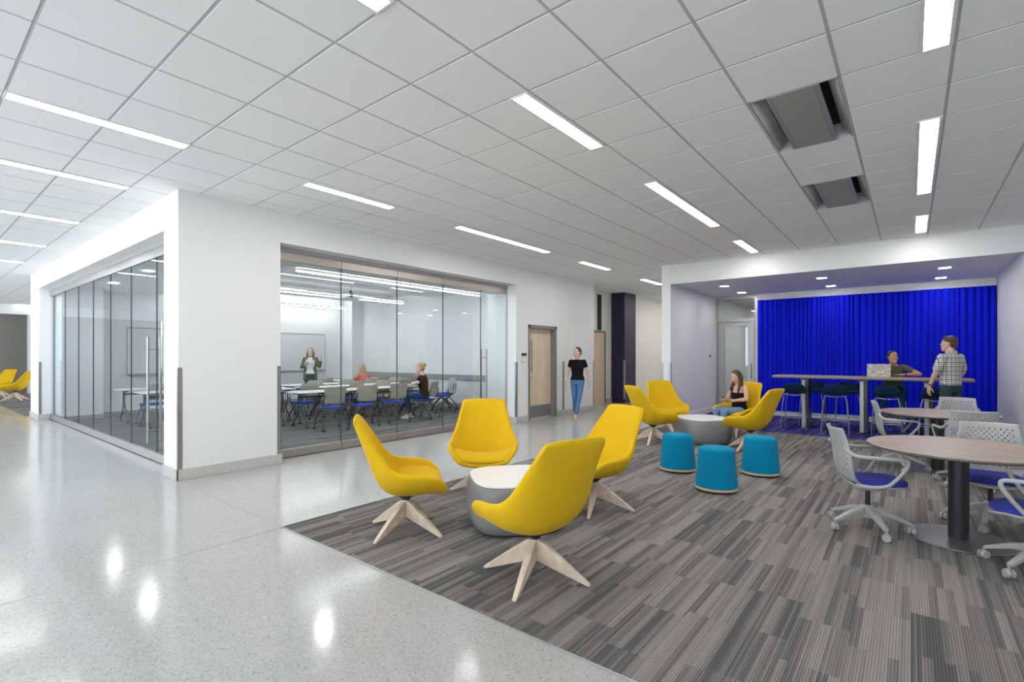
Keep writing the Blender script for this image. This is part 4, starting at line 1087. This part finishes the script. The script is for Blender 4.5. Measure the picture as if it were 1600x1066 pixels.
# laptop user behind bar table
J, k = seated(1.66, .75, .25, .16, .36)
for q, s in (('L', 1), ('R', -1)): J['kn'+q] = V((.34, s*.16, .80)); J['an'+q] = V((.24, s*.11, .36)); J['ft'+q] = V((1, 0, 0))
J['head'] += V((.02, 0, -.02))
J['elL'] = V((.20, .40, 1.13)); J['wrL'] = V((.36, .17, 1.12)); J['elR'] = V((.26, -.33, 1.12)); J['wrR'] = V((.42, -.22, 1.12))
J['hdL'] = V((.3, -.9, .0)); J['pnL'] = V((0, 0, -1)); J['hdR'] = V((.6, .5, 0)); J['pnR'] = V((0, 0, -1)); J['hdir'] = V((.85, .5, -.02)).normalized(); J['curl'] = .3
def watch(t, J, k, c, f, l, u):
    d = (J['wrL']-J['elL']).normalized(); p = J['wrL']-d*.03
    part('watch', 'black', t, lambda b: b.cyl(p, p+d*.022, .032, n=20))
person('smiling woman in olive t-shirt sitting behind the laptop at the bar table', (12.2, .27, .006), R(180), J, k, 'skin2', 'olive', 'navyj', 'bshoe', lowbun, 'dhair', .5, watch, smile=True, vox=.006)

# standing man
J, k = standing(1.80, True)
J['hdir'] = V((.93, .36, .03)).normalized()
J['elL'] = V((.03, .27, 1.20)); J['wrL'] = V((.14, .27, .96)); J['hdL'] = V((.15, -.05, -1)); J['pnL'] = V((-.3, -1, 0))
J['elR'] = V((.0, -.27, 1.20)); J['wrR'] = V((.14, -.22, .97))
for q, s in (('L', 1), ('R', -1)): J['hip'+q].y = s*.1
def mancuff(t, J, k, c, f, l, u):
    d = (J['wrL']-J['elL']).normalized(); p = J['wrL']-d*.04
    part('bracelet', 'black', t, lambda b: b.cyl(p, p+d*.012, .034, n=20))
    part('collar', 'plaid', t, lambda b: b.lathe([(.078, -.01), (.083, -.01), (.074, .028), (.068, .028)], c=J['nb']+V((0, 0, .0)), n=24))
person('man in a plaid short-sleeved shirt standing at the right end of the bar table', (11.08, -.52, .006), R(52), J, k, 'skin', 'plaid', 'slate', 'bshoe', short_hair, 'brown', .75, mancuff, w=.98, toptype='loose', vox=.006)

# teacher
J, k = standing(1.70)
J['elR'] = V((.02, -.24, 1.13)); J['wrR'] = V((.20, -.12, 1.20)); J['hdR'] = V((.5, .5, .4)); J['pnR'] = V((0, .4, 1))
J['elL'] = V((.05, .26, 1.15)); J['wrL'] = V((.20, .32, 1.33)); J['hdL'] = V((.1, .1, 1)); J['pnL'] = V((.6, -.6, 0)); J['curl'] = .4
def cardigan(t, J, k, c, f, l, u):
    b = MB()
    for q, s in (('L', 1), ('R', -1)):
        b.cap(J['sh'+q]+V((.0, -s*.02, 0)), J['waist']+V((.06, s*.13, 0)), .06, .05); b.cap(J['waist']+V((.04, s*.13, 0)), J['crotch']+V((.03, s*.15, -.05)), .05, .06)
        b.cap(J['waist']+V((-.06, s*.09, 0)), J['crotch']+V((-.05, s*.09, -.05)), .07, .09); b.cap(J['sh'+q]+V((-.03, -s*.05, 0)), J['waist']+V((-.05, s*.06, 0)), .07, .07)
        b.cap(J['sh'+q], J['el'+q], .068, .056); b.cap(J['el'+q], J['el'+q].lerp(J['wr'+q], .8), .056, .045)
    remeshed(b, 'cardigan', 'green', t, .01, 3)
person('woman teaching in a green cardigan and white top before the whiteboard', (7.95, 14.2, .006), R(232), J, k, 'skin3', 'whitet', 'slate', 'bshoe', lambda *q: long_hair(*q, L=.28), 'lbrown', .5, cardigan, vox=.008)

# student with bun
J, k = seated(1.68, .45, .12, .09, .44)
J['elL'] = V((.10, .24, .86)); J['wrL'] = V((.33, .17, .78)); J['elR'] = V((.10, -.24, .86)); J['wrR'] = V((.34, -.15, .78)); J['hdL'] = V((1, -.3, 0)); J['hdR'] = V((1, .3, 0)); J['pnL'] = J['pnR'] = V((0, 0, -1))
for q in 'LR': J['kn'+q].z = .53; J['an'+q].x = .36
person('student with a blonde bun and dark t-shirt seated in the nearest classroom row', (7.88, 8.96, .006), R(126), J, k, 'skin3', 'blackt', 'navyj', 'shoe', bun, 'blonde', .6, vox=.008)
# blonde student
J, k = seated(1.58, .43, .15, .09, .44)
J['elL'] = V((.12, .22, .84)); J['wrL'] = V((.34, .12, .78)); J['elR'] = V((.12, -.22, .84)); J['wrR'] = V((.34, -.12, .78)); J['hdL'] = J['hdR'] = V((1, 0, 0)); J['pnL'] = J['pnR'] = V((0, 0, -1))
person('student with long blonde hair and coral top seated in the third classroom row', (8.1, 11.65, .006), R(92), J, k, 'skin3', 'pink', 'navyj', 'shoe', lambda *q: long_hair(*q, L=.33), 'blonde', .8, vox=.008)

# ================================================================= WORLD, CAMERA
w = bpy.data.worlds.new('World'); sc.world = w; w.use_nodes = True
bg = w.node_tree.nodes['Background']; bg.inputs[0].default_value = (.86, .94, 1., 1); bg.inputs[1].default_value = 8.

cam = bpy.data.cameras.new('camera'); co = bpy.data.objects.new('camera', cam); COL.objects.link(co)
cam.sensor_width = 36; cam.lens = 777.35/1600*36; cam.sensor_fit = 'HORIZONTAL'
cam.shift_y = (555.8-533)/1600; cam.clip_start = .05
co.location = (0, 0, 1.483); co.rotation_euler = (math.pi/2, 0, math.radians(38.709)-math.pi/2)
sc.camera = co
vs = sc.view_settings; vs.view_transform = 'Standard'; vs.look = 'None'; vs.gamma = 1; vs.use_curve_mapping = False; vs.exposure = .35
